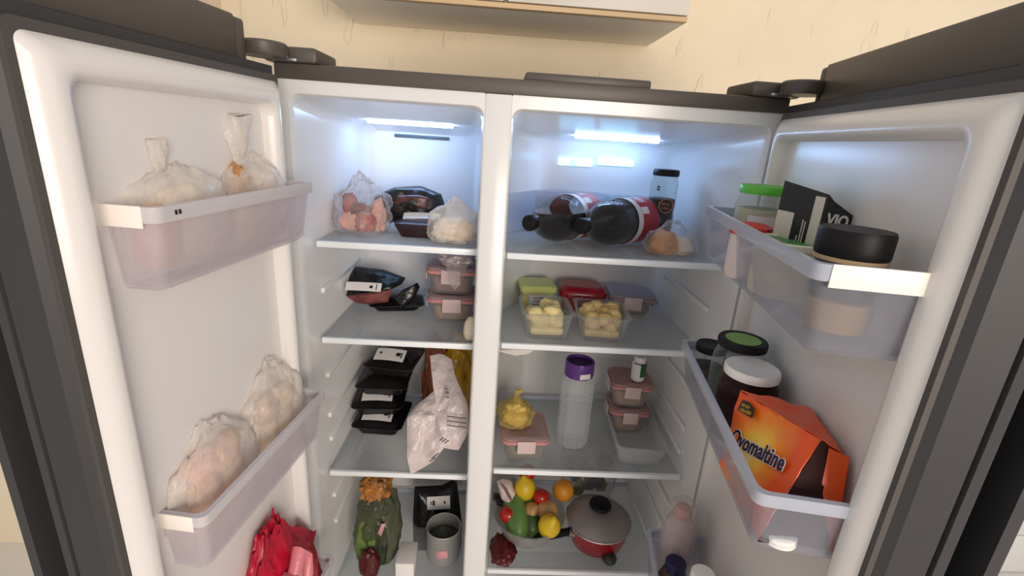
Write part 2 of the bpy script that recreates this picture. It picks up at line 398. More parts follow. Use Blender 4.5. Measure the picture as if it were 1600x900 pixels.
# doors, local frame: u along the door, v outwards through the door, z up
TL, TR = .1269, -.1769
def door(side, s0, s1, base, rz):
    sg = -1 if side == 'l' else 1
    def pts(l): return [(sg*s, v) for s, v in l]
    prof = [(s0+.03, .0), (s0+.004, 0), (s0, .004), (s0, .108), (s0+.004, .112), (s1+.004, .112), (s1+.010, .108), (s1+.010, .096), (s1-.03, .090), (s1-.03, .068), (s1+.010, .062),
            (s1+.012, .050), (s1+.007, .048), (s1+.007, .046), (s1+.012, .044), (s1+.012, .008), (s1+.006, .0), (s1-.03, 0)]
    bm = NB(); P = pts(prof)
    rings(bm, [[(x, y, .05) for x, y in P], [(x, y, 1.766) for x, y in P]], True, True, closed=False)
    xa, xb = sorted((sg*(s0+.02), sg*(s1-.02))); box(bm, xa, xb, .0003, .012, 1.735, 1.7658); box(bm, xa, xb, .0003, .012, .05, .10)
    d = obj('door', bm, m_shell, FR, loc=(base[0], base[1], 0), rot=(0, 0, rz), angle=30)
    d['label'] = 'open dark steel door with white inner liner and see-through bins'
    # channel lining, black
    bm = NB(); x0, x1 = sorted((sg*(s1-.0305), sg*(s1-.0285))); box(bm, x0, x1, .066, .092, .06, 1.75); obj('handle_channel', bm, m_groove, d)
    # taller outer cap of the door
    a, b = sorted((sg*(s0+.03), sg*(s1+.008)))
    bm = NB(); box(bm, a, b, .036, .112, 1.766, 1.832, .005); obj('upper_cap', bm, m_trim, d)
    a, b = sorted((sg*(s0+.002), sg*(s0+.026)))
    bm = NB(); box(bm, a, b, .04, .112, 1.766, 1.830, .005); obj('cap_end_block', bm, m_trim, d)
    # liner: flange, raised dyke, recess
    zt, zb = 1.745, .09
    def ring(i, v, r, ih=None):
        a, b = sorted((sg*(s0+(ih if ih is not None else i)), sg*(s1-i))); return [(p[0], v, p[1]) for p in rrect(a, b, zb+i, zt-i, r, 6)]
    bm = NB(); rings(bm, [ring(.0, .003, .008), ring(.002, -.006, .010), ring(.016, -.017, .014), ring(.026, -.020, .018), ring(.034, -.016, .02), ring(.038, .0, .02), ring(.046, .045, .022), ring(.058, .052, .02)], True, True)
    obj('door_liner', bm, m_dliner, d, angle=60)
    bm = NB(); o1 = [(p[0], p[1]) for p in rrect(*sorted((sg*(s0+.001), sg*(s1+.006))), zb-.006, zt+.008, .01, 6)]; o2 = [(p[0], p[1]) for p in rrect(*sorted((sg*(s0+.004), sg*(s1-.002))), zb+.004, zt-.004, .01, 6)]
    rings(bm, [[(x, 0.004, z) for x, z in o1], [(x, -.006, z) for x, z in o1], [(x, -.006, z) for x, z in o2], [(x, .004, z) for x, z in o2]], False, False); obj('gasket', bm, m_gasket, d)
    return d
dl = door('l', .078, .469, (-.4143, 0), PI/2-TL)
dr = door('r', .022, .535, (.4458, 0), -PI/2+TR)
def ML(s, off, z): return dl_m @ Vector((-s, -off, z))
def MR(s, off, z): return dr_m @ Vector((s, -off, z))
dl_m = T((-.4143, 0, 0)) @ RZ(PI/2-TL); dr_m = T((.4458, 0, 0)) @ RZ(-PI/2+TR)
RZL, RZR = PI/2-TL, -PI/2+TR
def door_bin(d, side, s0, s1, off, zt, h, mb, mrim, offb=-.036, endwhite=True):
    sg = -1 if side == 'l' else 1
    def ring(i, z, back=0, fr=0):
        a, b = sorted((sg*(s0+i), sg*(s1-i))); return [(p[0], p[1], z) for p in rrect(a, b, -off+i+fr, -offb-i*0-back, .012, 4)]
    bm = NB(); rings(bm, [ring(.012, zt-h, 0, .006), ring(.008, zt-h+.006, 0, .004), ring(0, zt, 0), ring(.003, zt), ring(.010, zt-h+.009, 0, .004), ring(.014, zt-h+.004, 0, .006)], True, True)
    b = obj('door_bin', bm, mb, d, angle=50)
    # rim band, outer
    def rr(i, z, ex):
        a, b2 = sorted((sg*(s0+i), sg*(s1-i))); return [(p[0], p[1], z) for p in rrect(a, b2, -off+i, -offb, .012, 4)]
    bm = NB(); rings(bm, [rr(-.0015, zt-.016, 0), rr(-.003, zt-.014, 0), rr(-.003, zt+.001, 0), rr(.004, zt+.001, 0), rr(.004, zt-.016, 0)]); obj('bin_rim', bm, mrim, d, angle=50)
    if endwhite:
        bm = NB(); a, b2 = sorted((sg*(s1+.0028), sg*(s1+.0045))); box(bm, a, b2, -off+.012, -offb-.004, zt-.021, zt+.002, .0006); obj('bin_end_rim', bm, m_rimW, d)
    return b
door_bin(dl, 'l', .083, .408, .0545, 1.590, .094, m_binL, m_rimL)
for k in range(2):
    bm = NB(); box(bm, -.385+.0055*k, -.382+.0055*k, -.0582, -.0574, 1.581, 1.586); obj('printed_mark', bm, m_ink, dl)
door_bin(dl, 'l', .083, .408, .0545, 1.200, .098, m_binL, m_rimL)
door_bin(dl, 'l', .083, .408, .0545, .80, .12, m_binL, m_rimL)
door_bin(dr, 'r', .070, .508, .114, 1.587, .094, m_binR, m_rimR)
door_bin(dr, 'r', .070, .508, .114, 1.324, .084, m_binR, m_rimR, endwhite=False)
door_bin(dr, 'r', .070, .508, .114, .86, .12, m_binR, m_rimR, endwhite=False)

# ------------------------------------------------------------------ item builders
m_pink = M('pink_silicone_seal', (196, 130, 128), .5, var=.05)
m_pinklid = CLEAR('pale_pink_lid_plastic', (240, 226, 226), (206, 178, 178), .42, .25, .4)
m_clip = CLEAR('milky_pink_latch', (240, 230, 230), (226, 202, 200), .75, .3, .2)
m_contb = CLEAR('food_box_plastic', (240, 238, 236), (208, 202, 200), .18, .15, .5)
def food_container(label, loc, w, d, h, food, rz=0, seal=None, group=None, lid=None, body=None, nolatchside=False, fill=.7):
    t = thing('food_container', label, 'food container', loc, rz, group)
    rg = lambda i, z, r=.018: [(p[0], p[1], z) for p in rrect(-w/2+i, w/2-i, -d/2+i, d/2-i, r, 5)]
    hb = h-.016
    bm = NB(); rings(bm, [rg(.014, 0), rg(.010, .003), rg(.003, hb), rg(.0055, hb), rg(.0125, .006), rg(.016, .004)], True, True); obj('body', bm, body or m_contb, t, angle=50)
    if food:
        bm = NB(); n0 = len(bm.verts)
        rings(bm, [rg(.0175, .006), rg(.0135, hb*fill*.6), rg(.0125, hb*fill), rg(.03, hb*fill+.004), rg(w*.25, hb*fill+.006)], True, True)
        for v in bm.verts:
            if v.co.z > hb*fill-.001: v.co.z += .006*fbm(v.co, 40, len(label))
        obj('contents', bm, food, t)
    bm = NB(); rings(bm, [rg(.0015, hb-.004), rg(-.004, hb-.003), rg(-.004, hb+.004), rg(.002, hb+.005), rg(.002, hb-.004)]); obj('seal', bm, seal or m_pink, t, angle=50)
    bm = NB(); rings(bm, [rg(-.002, hb+.0042), rg(-.002, hb+.010), rg(.004, hb+.014), rg(.012, hb+.013), rg(.016, hb+.011)], True, True); obj('lid', bm, lid or m_pinklid, t, angle=50)
    lw = w*.2
    bm = NB(); box(bm, -lw, lw, -d/2-.0075, -d/2-.0045, hb-.026, hb+.008, .0014); obj('latch', bm, m_clip, t)
    if not nolatchside:
        for sx in (-1, 1):
            bm = NB(); a, b = sorted((sx*(w/2+.0045), sx*(w/2+.0075))); box(bm, a, b, -d*.2, d*.2, hb-.026, hb+.008, .0014); obj('latch', bm, m_clip, t)
    return t
m_tray = M('black_meat_tray', (24, 22, 24), .35, var=.08)
m_meat = M('dark_red_meat', (66, 28, 32), .35, var=.3, vs_=25, bump=.3, bs=30)
m_meat2 = M('marbled_meat', (120, 62, 58), .4, var=.35, vs_=30, bump=.3, bs=40)
m_blackfilm = CLEAR('dark_shrink_film', (120, 110, 112), (40, 36, 38), .35, .12, .5, bump=.5, bs=30, bd=.005)
def print_marks(parent, mtx, spec):
    """small dark blocks printed on a label: list of (x,y,w,h)"""
    for x, y, ww, hh in spec:
        bm = NB(); box(bm, x-ww/2, x+ww/2, y-hh/2, y+hh/2, 0, .0003, mat=mtx); obj('printed_mark', bm, m_ink, parent, smooth=False)
def label_patch(parent, mtx, w, h, marks, bend=.0, mat=None):
    bm = NB(); n = 8
    t = [[(-w/2+w*i/n, y, bend*math.sin(PI*i/n)) for i in range(n+1)] for y in (-h/2, h/2)]
    lo = [[(x, y, z-.0006) for x, y, z in r_] for r_ in t]
    vs_ = lambda R: [bm.verts.new(mtx @ Vector(p)) for p in R]
    A, B, C_, D_ = vs_(t[0]), vs_(t[1]), vs_(lo[1]), vs_(lo[0])
    for P, Q in ((A, B), (B, C_), (C_, D_), (D_, A)):
        for i in range(n): bm.faces.new((P[i], P[i+1], Q[i+1], Q[i]))
    bm.faces.new((A[0], B[0], C_[0], D_[0])); bm.faces.new((A[n], B[n], C_[n], D_[n]))
    o = obj('label', bm, mat or m_paper, parent); 
    for x, y, ww, hh in marks:
        bm = NB(); zz = bend*math.sin(PI*(x/w+.5)); box(bm, x-ww/2, x+ww/2, y-hh/2, y+hh/2, zz, zz+.0006, mat=mtx); obj('printed_mark', bm, m_ink, o, smooth=False)
    return o
def tray_pack(label, loc, w, d, h, rz=0, seed=1, meat=None, group=None, lab=True, tilt=(0, 0), lab_front=True):
    t = thing('meat_tray', label, 'meat pack', loc, 0, group, rot=(tilt[0], tilt[1], rz))
    rg = lambda i, z, r=.015: [(p[0], p[1], z) for p in rrect(-w/2+i, w/2-i, -d/2+i, d/2-i, r, 4)]
    bm = NB(); rings(bm, [rg(.014, 0), rg(.002, h*.5), rg(-.004, h*.52), rg(-.004, h*.56), rg(.004, h*.56), rg(.014, h*.12)], True, True); obj('tray', bm, m_tray, t, angle=50)
    bm = NB(); blob(bm, w-.035, d-.035, h*.75, seed, .08, 2, .05, 4, .4, T((0, 0, h*.13)), sq=.6); obj('meat', bm, meat or m_meat, t)
    bm = NB(); rings(bm, [rg(-.0015, h*.575), rg(.008, h*.72), rg(.02, h*.92), rg(.04, h*1.0)], False, True)
    for v in bm.verts: v.co.z += .003*fbm(v.co, 40, seed)
    obj('film', bm, m_blackfilm, t)
    if lab:
        lm = frame((.0, -d/2+.026, h*.93+.006), (1, 0, 0), (0, .93, .36)) if lab_front else frame((0, 0, h*1.02), (1, 0, 0), (0, 1, 0))
        label_patch(t, lm, w*.62, .042, [(-w*.2, .004, .006, .006), (w*.17, .002, .012, .012), (w*.24, 0, .003, .02)], .003)
    return t
def bag_thing(name, label, cat, loc, w, d, h, film, seed, tail=None, contents=(), rz=0, group=None, amp=.16, top=None, rf=4, ridgeamp=.07, flat=.35, freq=2.4, sq=.85):
    """film bag with lumps inside; tail=(dx,dy,z0,len,rad,lean) is the gathered top; contents=[(dx,dy,dz,w,d,h,mat,seed)]"""
    t = thing(name, label, cat, loc, rz, group)
    bm = NB(); blob(bm, w, d, h, seed, amp, freq, ridgeamp, rf, flat, nu=56, nv=32, top=top, sq=sq); fo = obj('bag_film', bm, film, t, angle=70)
    for dx, dy, dz, cw, cd_, ch, cm, cs in contents:
        if cat == 'frozen bag': dx, dy, cw, cd_, ch = dx*.9, dy*.35, cw*.95, cd_*.72, ch*.95
        bm = NB(); blob(bm, cw, cd_, ch, cs, .22, 2.2, .07, 4, .3, T((dx, dy, dz)), nu=28, nv=18); obj('frozen_piece' if cat == 'frozen bag' else 'contents', bm, cm, t)
    if tail:
        dx, dy, z0, ln, rd, lean = tail; bm = NB(); rs = []
        n = 10
        for k in range(n+1):
            q = k/n; rr = rd*(1.5-1.3*min(1, q*4) + .9*max(0, q-.3))if q < .25 else rd*(.35+.75*math.sin(min(1, (q-.25)/.6)*PI/2))
            c = Vector((dx+lean[0]*q**1.3, dy+lean[1]*q, z0+ln*q))
            rs.append([c+Vector((rr*math.cos(a)*(1+.25*math.sin(3*a+k*.6+seed)), rr*.55*math.sin(a)*(1+.3*math.cos(4*a+k)), .12*rr*math.sin(2*a+seed))) for a in [2*PI*i/20 for i in range(20)]])
        rings(bm, rs, False, True); obj('gathered_top', bm, film, t, angle=70)
    return t

def strokes(parent, mtx, w, h, n, mat, seed=1):
    """a line of small illegible letter-like strokes, joined as one printed line"""
    rnd = random.Random(seed); bm = NB()
    for k in range(n):
        x = -w/2+w*(k+.5)/n; sw = w/n*.32
        box(bm, x-sw, x-sw*.3, -h/2, h/2*rnd.choice((1, 1, .6)), 0, .0005, mat=mtx); box(bm, x-sw, x+sw, -h*.12, h*.12, 0, .0005, mat=mtx)
        if rnd.random() > .4: box(bm, x+sw*.3, x+sw, -h/2, h/2, 0, .0005, mat=mtx)
    return obj('printed_line', bm, mat, parent, smooth=False)
# ------------------------------------------------------------------ left compartment, top shelf
Z1 = SL[0]
m_raw = M('pale_raw_chicken', (222, 168, 150), .4, var=.2, vs_=30, bump=.3, bs=40)
m_redraw = M('red_raw_meat', (160, 78, 66), .4, var=.35, vs_=30, bump=.4, bs=45)
m_bread = M('pale_bread', (226, 198, 158), .7, var=.14, vs_=25, bump=.3, bs=60)
m_brown = M('toasted_crust', (176, 128, 76), .7, var=.2, vs_=25, bump=.3, bs=60)
m_dough = M('pale_dough', (236, 220, 196), .6, var=.06, vs_=20)
m_chicken = M('pinkish_frozen_meat', (226, 182, 150), .5, var=.16, vs_=22, bump=.3, bs=40)
bag_thing('meat_bag', 'clear plastic bag of pink raw meat at the left of the top left shelf', 'meat bag', (-.362, .185, Z1), .11, .10, .125, m_film, 3, None,
          [(-.022, -.005, .006, .055, .05, .04, m_raw, 4), (.012, -.02, .006, .045, .045, .045, m_redraw, 5), (-.03, .005, .04, .03, .03, .045, m_redraw, 6), (.034, .0, .006, .035, .035, .065, m_raw, 9), (.0, -.01, .035, .05, .03, .03, m_meat2, 12)], top=.45, ridgeamp=.16, amp=.2)
t = thing('meat_tray', 'black shrink-wrapped meat tray propped on edge behind the clear meat bag', 'meat pack', (-.262, .255, Z1))
bm = NB(); OUT = [(-.100, 0, .018), (-.09, 0, .075), (-.04, 0, .098), (.02, 0, .104), (.068, 0, .088), (.082, 0, .05), (.072, 0, .012), (0, 0, .006)]
pillow(bm, OUT, (0, -1, .15), .034, 4, .3); obj('wrapped_tray', bm, m_tray, t, angle=50)
bm = NB(); pillow(bm, [(-.045, -.028, .05), (-.03, -.032, .082), (.02, -.032, .086), (.045, -.03, .08), (.045, -.03, .052)], (0, -1, .15), .008, 8, .3); obj('meat', bm, M('brown_red_meat', (84, 48, 46), .3, var=.25, vs_=30), t)
label_patch(t, frame((.03, -.052, .040), (1, 0, .02), (0, .85, .5)), .085, .022, [(.02, 0, .008, .004)], .003)
t = thing('meat_tray', 'low black meat tray lying between the meat bag and the white bag', 'meat pack', (-.235, .235, Z1)); t.location.y = .17
bm = NB(); rg = lambda i, z: [(p[0], p[1], z) for p in rrect(-.05+i, .05-i, -.03+i, .03-i, .015, 4)]
rings(bm, [rg(.012, 0), rg(0, .026), rg(.0, .032), rg(.012, .036)], True, True); obj('tray', bm, M('dark_maroon_pack', (46, 24, 30), .3, var=.2, vs_=30), t)
bag_thing('bread_bag', 'white bag with a knotted roll on the top left shelf beside the divider', 'bread bag', (-.152, .145, Z1), .108, .085, .088, m_milk, 12, None,
          [(-.005, 0, .004, .08, .06, .045, m_dough, 3), (.02, -.015, .006, .05, .04, .04, m_bread, 7)], top=.55, ridgeamp=.12)

# second shelf
Z2 = SL[1]
def soft_pack(name, label, cat, pts, nrm, thick, mat, seed=1, part='pouch', amp=.25, freq=30, back=.5, group=None):
    c = Vector((sum(p[0] for p in pts)/len(pts), sum(p[1] for p in pts)/len(pts), min(p[2] for p in pts)))
    t = thing(name, label, cat, c, 0, group); bm = NB()
    pillow(bm, [Vector(p)-c for p in pts], nrm, thick, seed, amp, freq=freq, back=back); obj(part, bm, mat, t, angle=60); return t, c
m_bpack = M('black_pack_film', (20, 19, 21), .25, var=.15, bump=.5, bs=30, bd=.006)
# black labelled meat pack leaning on the red one
tp = tray_pack('dark red meat pack with wrinkled film under the black labelled pack', (-.305, .275, Z2), .13, .085, .034, .2, 5, M('maroon_meat', (104, 48, 50), .3, var=.35, vs_=40), lab=False)
pts = [atY(534, 462, .26), atY(541, 437, .28), atY(556, 416, .30), atY(600, 421, .30), atY(634, 434, .29), atY(628, 444, .27), atY(612, 452, .25), atY(585, 462, .235), atY(556, 464, .235)]
t, c = soft_pack('meat_pack', 'black plastic meat pack with a white label on the second left shelf', 'meat pack', pts, (.1, -.75, .66), .012, m_bpack, 3)
a, b = atY(540, 449, .232)-c, atY(598, 452, .222)-c; up = Vector((.25, .55, .8))
label_patch(t, frame((a+b)/2+Vector((0, -.006, .006)), b-a, up), (b-a).length*.95, .022, [(.02, 0, .008, .007), (.033, 0, .002, .015)], .002)
bm = NB(); pillow(bm, [atY(540, 462, .225)-c, atY(565, 458, .225)-c, atY(612, 452, .225)-c, atY(606, 472, .225)-c, atY(575, 476, .225)-c, atY(555, 473, .225)-c], (0, -1, .2), .012, 9); obj('meat', bm, m_meat2, t)
soft_pack('pack_tail', 'twisted black film tail of a meat pack near the stacked boxes', 'meat pack', [atY(612, 468, .24), atY(630, 452, .24), atY(652, 441, .25), atY(656, 448, .25), atY(648, 466, .24), atY(628, 482, .23)], (0, -1, .3), .012, m_bpack, 6)
m_rice = M('beige_cooked_food', (196, 166, 140), .6, var=.2, vs_=40, bump=.4, bs=80)
CX, CY = -.1565, .235
food_container('lower clear food box with pink seal in the stack by the divider', (CX, CY, Z2), .113, .11, .072, m_rice, .02)
food_container('upper clear food box with pink seal in the stack by the divider', (CX-.001, CY+.002, Z2+.0705), .115, .11, .072, M('brown_pink_food', (170, 130, 122), .6, var=.2, vs_=40), -.03)
t = bag_thing('foil_pouch', 'crumpled silvery clear pouch lying on the stacked food boxes', 'food pouch', (CX+.008, CY-.02, Z2+.141), .075, .07, .042, M('silver_foil_film', (190, 178, 178), .25, .35, var=.25, vs_=40, bump=.8, bs=35, bd=.006), 8, None, [], ridgeamp=.18, rf=5)
bm = NB(); pillow(bm, [(-.026, -.030, .012), (.03, -.03, .014), (.016, -.064, -.028), (.002, -.068, -.045), (-.012, -.062, -.03)], (0, -1, .2), .005, 6); obj('hanging_corner', bm, m_film, t)
bag_thing('bun', 'pale round bun half hidden by the divider on the second left shelf', 'bread', (-.103, .10, Z2+.0), .035, .04, .05, m_dough, 5, None, [], ridgeamp=.02, amp=.05)

# third shelf: stack of four black meat trays, yellow bag, printed white bag
Z3 = SL[2]; z = Z3
GT = 'black meat trays stacked on the third left shelf'
for k, (dx, dy, hh, nm) in enumerate(((-.345, .27, .052, 'lowest black meat tray of the stack on the third left shelf'), (-.352, .28, .052, 'second lowest black meat tray of the stack on the third left shelf'),
                                       (-.340, .29, .052, 'second highest black meat tray of the stack on the third left shelf'), (-.315, .30, .052, 'topmost black meat tray of the stack on the third left shelf'))):
    tray_pack(nm, (dx, dy, z), .128, .14, hh, (-.06, .05, .0, -.12)[k], 3+k, M('stack_meat', (92, 52, 54), .35, var=.25, vs_=30), GT, lab=k != 2); z += hh+.002
bag_thing('snack_bag', 'yellow and orange snack bag at the back of the third left shelf', 'snack bag', (-.135, .33, Z3), .10, .10, .235, M('yellow_orange_snack_film', (214, 160, 30), .3, var=.55, vs_=14, bump=.6, bs=25, bd=.006), 7, None, [], ridgeamp=.14, sq=.75)
bag_thing('pastry_bag', 'small orange brown pastry bag behind the printed white bag', 'pastry bag', (-.205, .34, Z3), .075, .07, .22, M('orange_brown_film', (168, 98, 66), .35, var=.45, vs_=18, bump=.6, bs=25, bd=.006), 11, None, [], ridgeamp=.14)
m_print = M('white_pink_bag_film', (208, 194, 192), .3, var=.12, vs_=22, bump=.9, bs=26, bd=.012)
yy = .05
pts = [atY(672, 556, .20), atY(690, 552, .2), atY(706, 562, .19), atY(712, 590, .15), atY(731, 632, .10), atY(734, 672, .075), atY(716, 704, .06), atY(694, 700, .055), atY(676, 722, .05), atY(642, 742, .045), atY(636, 716, .05), atY(636, 652, .09), atY(650, 634, .12), atY(684, 606, .15), atY(682, 580, .18)]
t, c = soft_pack('printed_bag', 'crumpled white pinkish bag with grey print hanging over the third left shelf edge', 'plastic bag', pts, (0, -.9, .4), .014, m_print, 5, 'bag_film', .6, 34)
m_grey = M('grey_print_ink', (96, 88, 92), .6, var=.1)
def on_bag(px, py, w_, h_, ang, Y):
    p = atY(px, py, Y)-c; bm = NB(); mt = T(p) @ RY(ang) @ RX(-.35); box(bm, -w_/2, w_/2, -.0006, .0006, -h_/2, h_/2, mat=mt); obj('printed_mark', bm, m_grey, t, smooth=False)
for k in range(8): on_bag(697+k*1.5, 607+k*7, .010, .0035, .15, .118-.004*k)
for k in range(3): on_bag(713, 652+k*7, .045, .003, .1, .066-.003*k)
for k in range(3): on_bag(690+k*4, 686+k*2, .012, .003, -.7, .03)
on_bag(680, 712, .022, .003, -.75, .028); on_bag(676, 718, .018, .003, -.75, .026)
bm = NB(); lathe(bm, [(.004, -.0008), (.009, -.0008), (.009, .0008), (.004, .0008), (.004, -.0008)], 18, T(atY(686, 574, .178)-c) @ RX(PI/2-.3)); obj('printed_ring', bm, m_ink, t)

# fourth shelf of the left compartment
Z4 = SL[3]
t = bag_thing('vegetable_bag', 'clear bag of green vegetables with orange leafy top at the bottom left', 'vegetable bag', (-.338, .16, Z4), .115, .12, .20, CLEAR('dark_veg_film', (196, 200, 180), (120, 122, 100), .25, .15, .5, bump=.7, bs=30, bd=.006, hvar=.2), 5, None, [], ridgeamp=.1)
m_leaf = M('green_leaf', (92, 112, 48), .5, var=.35, vs_=20, bump=.3, bs=30); m_dleaf = M('dark_green_leaf', (34, 46, 28), .5, var=.4, vs_=25)
for k in range(5):
    a = -.4+.2*k; bm = NB(); x = -.03+.012*k
    pillow(bm, [(x-.014, -.045-.004*k, .01), (x-.02, -.05, .07), (x-.006, -.04, .15), (x+.008, -.04, .15), (x+.02, -.05, .08), (x+.012, -.05, .01)], (.1*k-.2, -1, .1), .01, k+2, .4); obj('leaf', bm, m_leaf if k < 3 else m_dleaf, t)
bm = NB(); blob(bm, .07, .06, .06, 6, .3, 3, .2, 4, .3, T((-.005, .0, .19))); obj('orange_top', bm, M('orange_brown_wrapper', (160, 104, 44), .45, var=.5, vs_=30), t)
bm = NB(); pillow(bm, [(.012, -.058, .12), (.022, -.058, .15), (.034, -.056, .15), (.022, -.06, .11)], (0, -1, 0), .004, 4); obj('pink_sticker', bm, M('pink_sticker', (196, 150, 150), .5), t)
t, c = soft_pack('meat_pack', 'black meat pack with a white label standing behind the metal can', 'meat pack', [atY(648, 760, .30), atY(690, 758, .32), atY(706, 750, .33), atY(714, 752, .33), atY(722, 820, .27), atY(720, 860, .24), atY(646, 860, .24), atY(645, 810, .27)], (0, -.86, .5), .02, m_bpack, 3, amp=.2)
p = atY(686, 781, .268)-c
label_patch(t, frame(p+Vector((0,-.012,.0)), (1, 0, .12), (0, .5, .86)), .068, .036, [(-.022, 0, .003, .01), (-.014, 0, .007, .014), (.018, 0, .005, .008)], .001)
t = thing('metal_can', 'open grey metal can with a painted pink reflection at the bottom of the left compartment', 'can', (-.158, .158, Z4))
bm = NB(); lathe(bm, [(0, 0), (.044, 0), (.046, .004), (.046, .092), (.048, .095), (.047, .098), (.0445, .096), (.0445, .02), (0, .018)], 40); obj('can_body', bm, M('dull_grey_metal', (172, 170, 168), .38, .4, var=.08), t)
bm = NB(); lathe(bm, [(0, 0), (.0442, 0), (.0442, .04), (.03, .044), (0, .045)], 32, T((0, 0, .0185))); obj('contents', bm, M('dark_green_food', (60, 64, 52), .4, var=.2), t)
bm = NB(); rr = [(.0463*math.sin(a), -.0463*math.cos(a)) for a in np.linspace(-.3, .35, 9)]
rings(bm, [[(x, y, .03) for x, y in rr], [(x*1.004, y*1.004, .03) for x, y in rr], [(x*1.004, y*1.004, .055) for x, y in rr], [(x, y, .055) for x, y in rr]], closed=False); obj('painted_pink_reflection', bm, M('painted_pink_reflection', (214, 150, 156), .35, var=.2, vs_=60), t)  # pink reflection on the metal, painted as a thin curved patch
t = thing('white_carton', 'plain white carton standing in front of the green vegetable bag', 'carton', (-.250, .105, Z4))
bm = NB(); box(bm, -.024, .024, -.035, .035, 0, .052, .002); obj('carton', bm, m_white, t); bm = NB(); box(bm, -.024, .024, -.036, .036, .052, .055, .001); obj('carton_flap', bm, m_paper, t)
bag_thing('red_packet', 'dark red packet under the green vegetable bag', 'packet', (-.345, .088, Z4), .05, .04, .075, M('dark_red_film', (84, 18, 20), .35, var=.2, bump=.5, bs=30), 4)

# ------------------------------------------------------------------ right compartment, top shelf
W1 = SR[0]
m_cola = M('dark_cola_liquid', (14, 8, 7), .08, var=.1)
m_pet = CLEAR('bottle_plastic', (236, 238, 240), (190, 194, 200), .03, .05, .45)
m_colared = M('red_bottle_label', (168, 24, 38), .35, var=.05)
m_silver = M('silver_white_label_band', (214, 210, 212), .35, var=.05)
def cola(label, base, ang, roll=0, level=.012):
    """bottle lying on its side; base = point on shelf under the shoulder, axis angle from +y towards +x pointing to its bottom"""
    R = .053
    t = thing('cola_bottle', label, 'bottle', base, 0)
    # local bottle axis: z of bottle -> points from bottom to cap
    ax = Vector((-math.sin(ang), -math.cos(ang), -.055)); B = frame((0, 0, 0), Vector((0, 0, 1)).cross(ax), Vector((0, 0, 1)))
    B = Matrix.Translation((0, 0, R+.006)) @ B
    prof = [(0, -.205), (.034, -.208), (.046, -.198), (R-.002, -.18), (R, -.15), (R-.002, -.12), (R, -.11), (R, -.03), (R-.002, -.018), (R, .0), (.0525, .012), (.049, .032), (.041, .052), (.029, .068), (.0185, .080), (.0145, .088), (.0145, .093), (.017, .094), (.017, .097), (.0135, .098), (.0135, .104)]
    bm = NB(); lathe(bm, prof, 40, B); obj('bottle', bm, m_pet, t)
    # liquid fills the lower part: clip the inner volume by a horizontal plane
    t2 = bmesh.new(); lathe(t2, [(max(0, r_-.0015), z_+(.002 if i == 0 else 0)) for i, (r_, z_) in enumerate(prof)]+[(0, .104)], 40, B)
    bmesh.ops.remove_doubles(t2, verts=t2.verts[:], dist=1e-5)
    g = bmesh.ops.bisect_plane(t2, geom=t2.verts[:]+t2.edges[:]+t2.faces[:], plane_co=(0, 0, R+.006+level), plane_no=(0, 0, 1), clear_outer=True)
    ed = [e for e in g['geom_cut'] if isinstance(e, bmesh.types.BMEdge)]
    bmesh.ops.contextual_create(t2, geom=ed)
    obj('cola', t2, m_cola, t, angle=30)
    bm = NB(); lathe(bm, [(.0, .100), (.0165, .100), (.0172, .103), (.0172, .116), (.015, .119), (0, .119)], 24, B); obj('cap', bm, m_dark, t)
    bm = NB(); lathe(bm, [(R+.0004, -.115), (R+.0012, -.115), (R+.0012, -.030), (R+.0004, -.030)], 40, B); lb = obj('label', bm, m_colared, t)
    bm = NB(); lathe(bm, [(R+.001, -.047), (R+.0018, -.047), (R+.0018, -.029), (R+.001, -.029)], 40, B); obj('label_band', bm, m_silver, lb)
    rnd = random.Random(7); bm = NB(); rr = R+.0016
    for k in range(5):
        a0 = roll+PI/2-.32+.14*k; zt_ = -.056-.004*rnd.random()
        for (p0, p1, z0, z1) in ((0, .03, -.092, zt_), (.03, .09, -.078, -.072), (.08, .11, -.088, zt_-.008)):
            rings(bm, [[B @ Vector((q*math.cos(a), q*math.sin(a), z)) for a, q in ((a0+p0, rr), (a0+p1, rr))] for z in (z0, z1)], closed=False)
    obj('printed_script', bm, m_paper, lb, smooth=False)
    # light printed block on the label
    for a0, z0 in ((roll+PI/2-.75, -.06),):
        bm = NB(); rr = R+.0019; arc = np.linspace(a0-.16, a0+.16, 6)
        rings(bm, [[B @ Vector((rr*math.cos(a), rr*math.sin(a), z0-.016)) for a in arc], [B @ Vector((rr*math.cos(a), rr*math.sin(a), z0+.012)) for a in arc]], closed=False); obj('label_panel', bm, m_paper, lb)
    return t
cola('large cola bottle lying left on the top right shelf, half empty at the shoulder', Vector((.085, .190, W1)), .72, .1, .018)
cola('large cola bottle lying right on the top right shelf in front of the coffee jar', Vector((.206, .178, W1)), .84, -.2, .046)
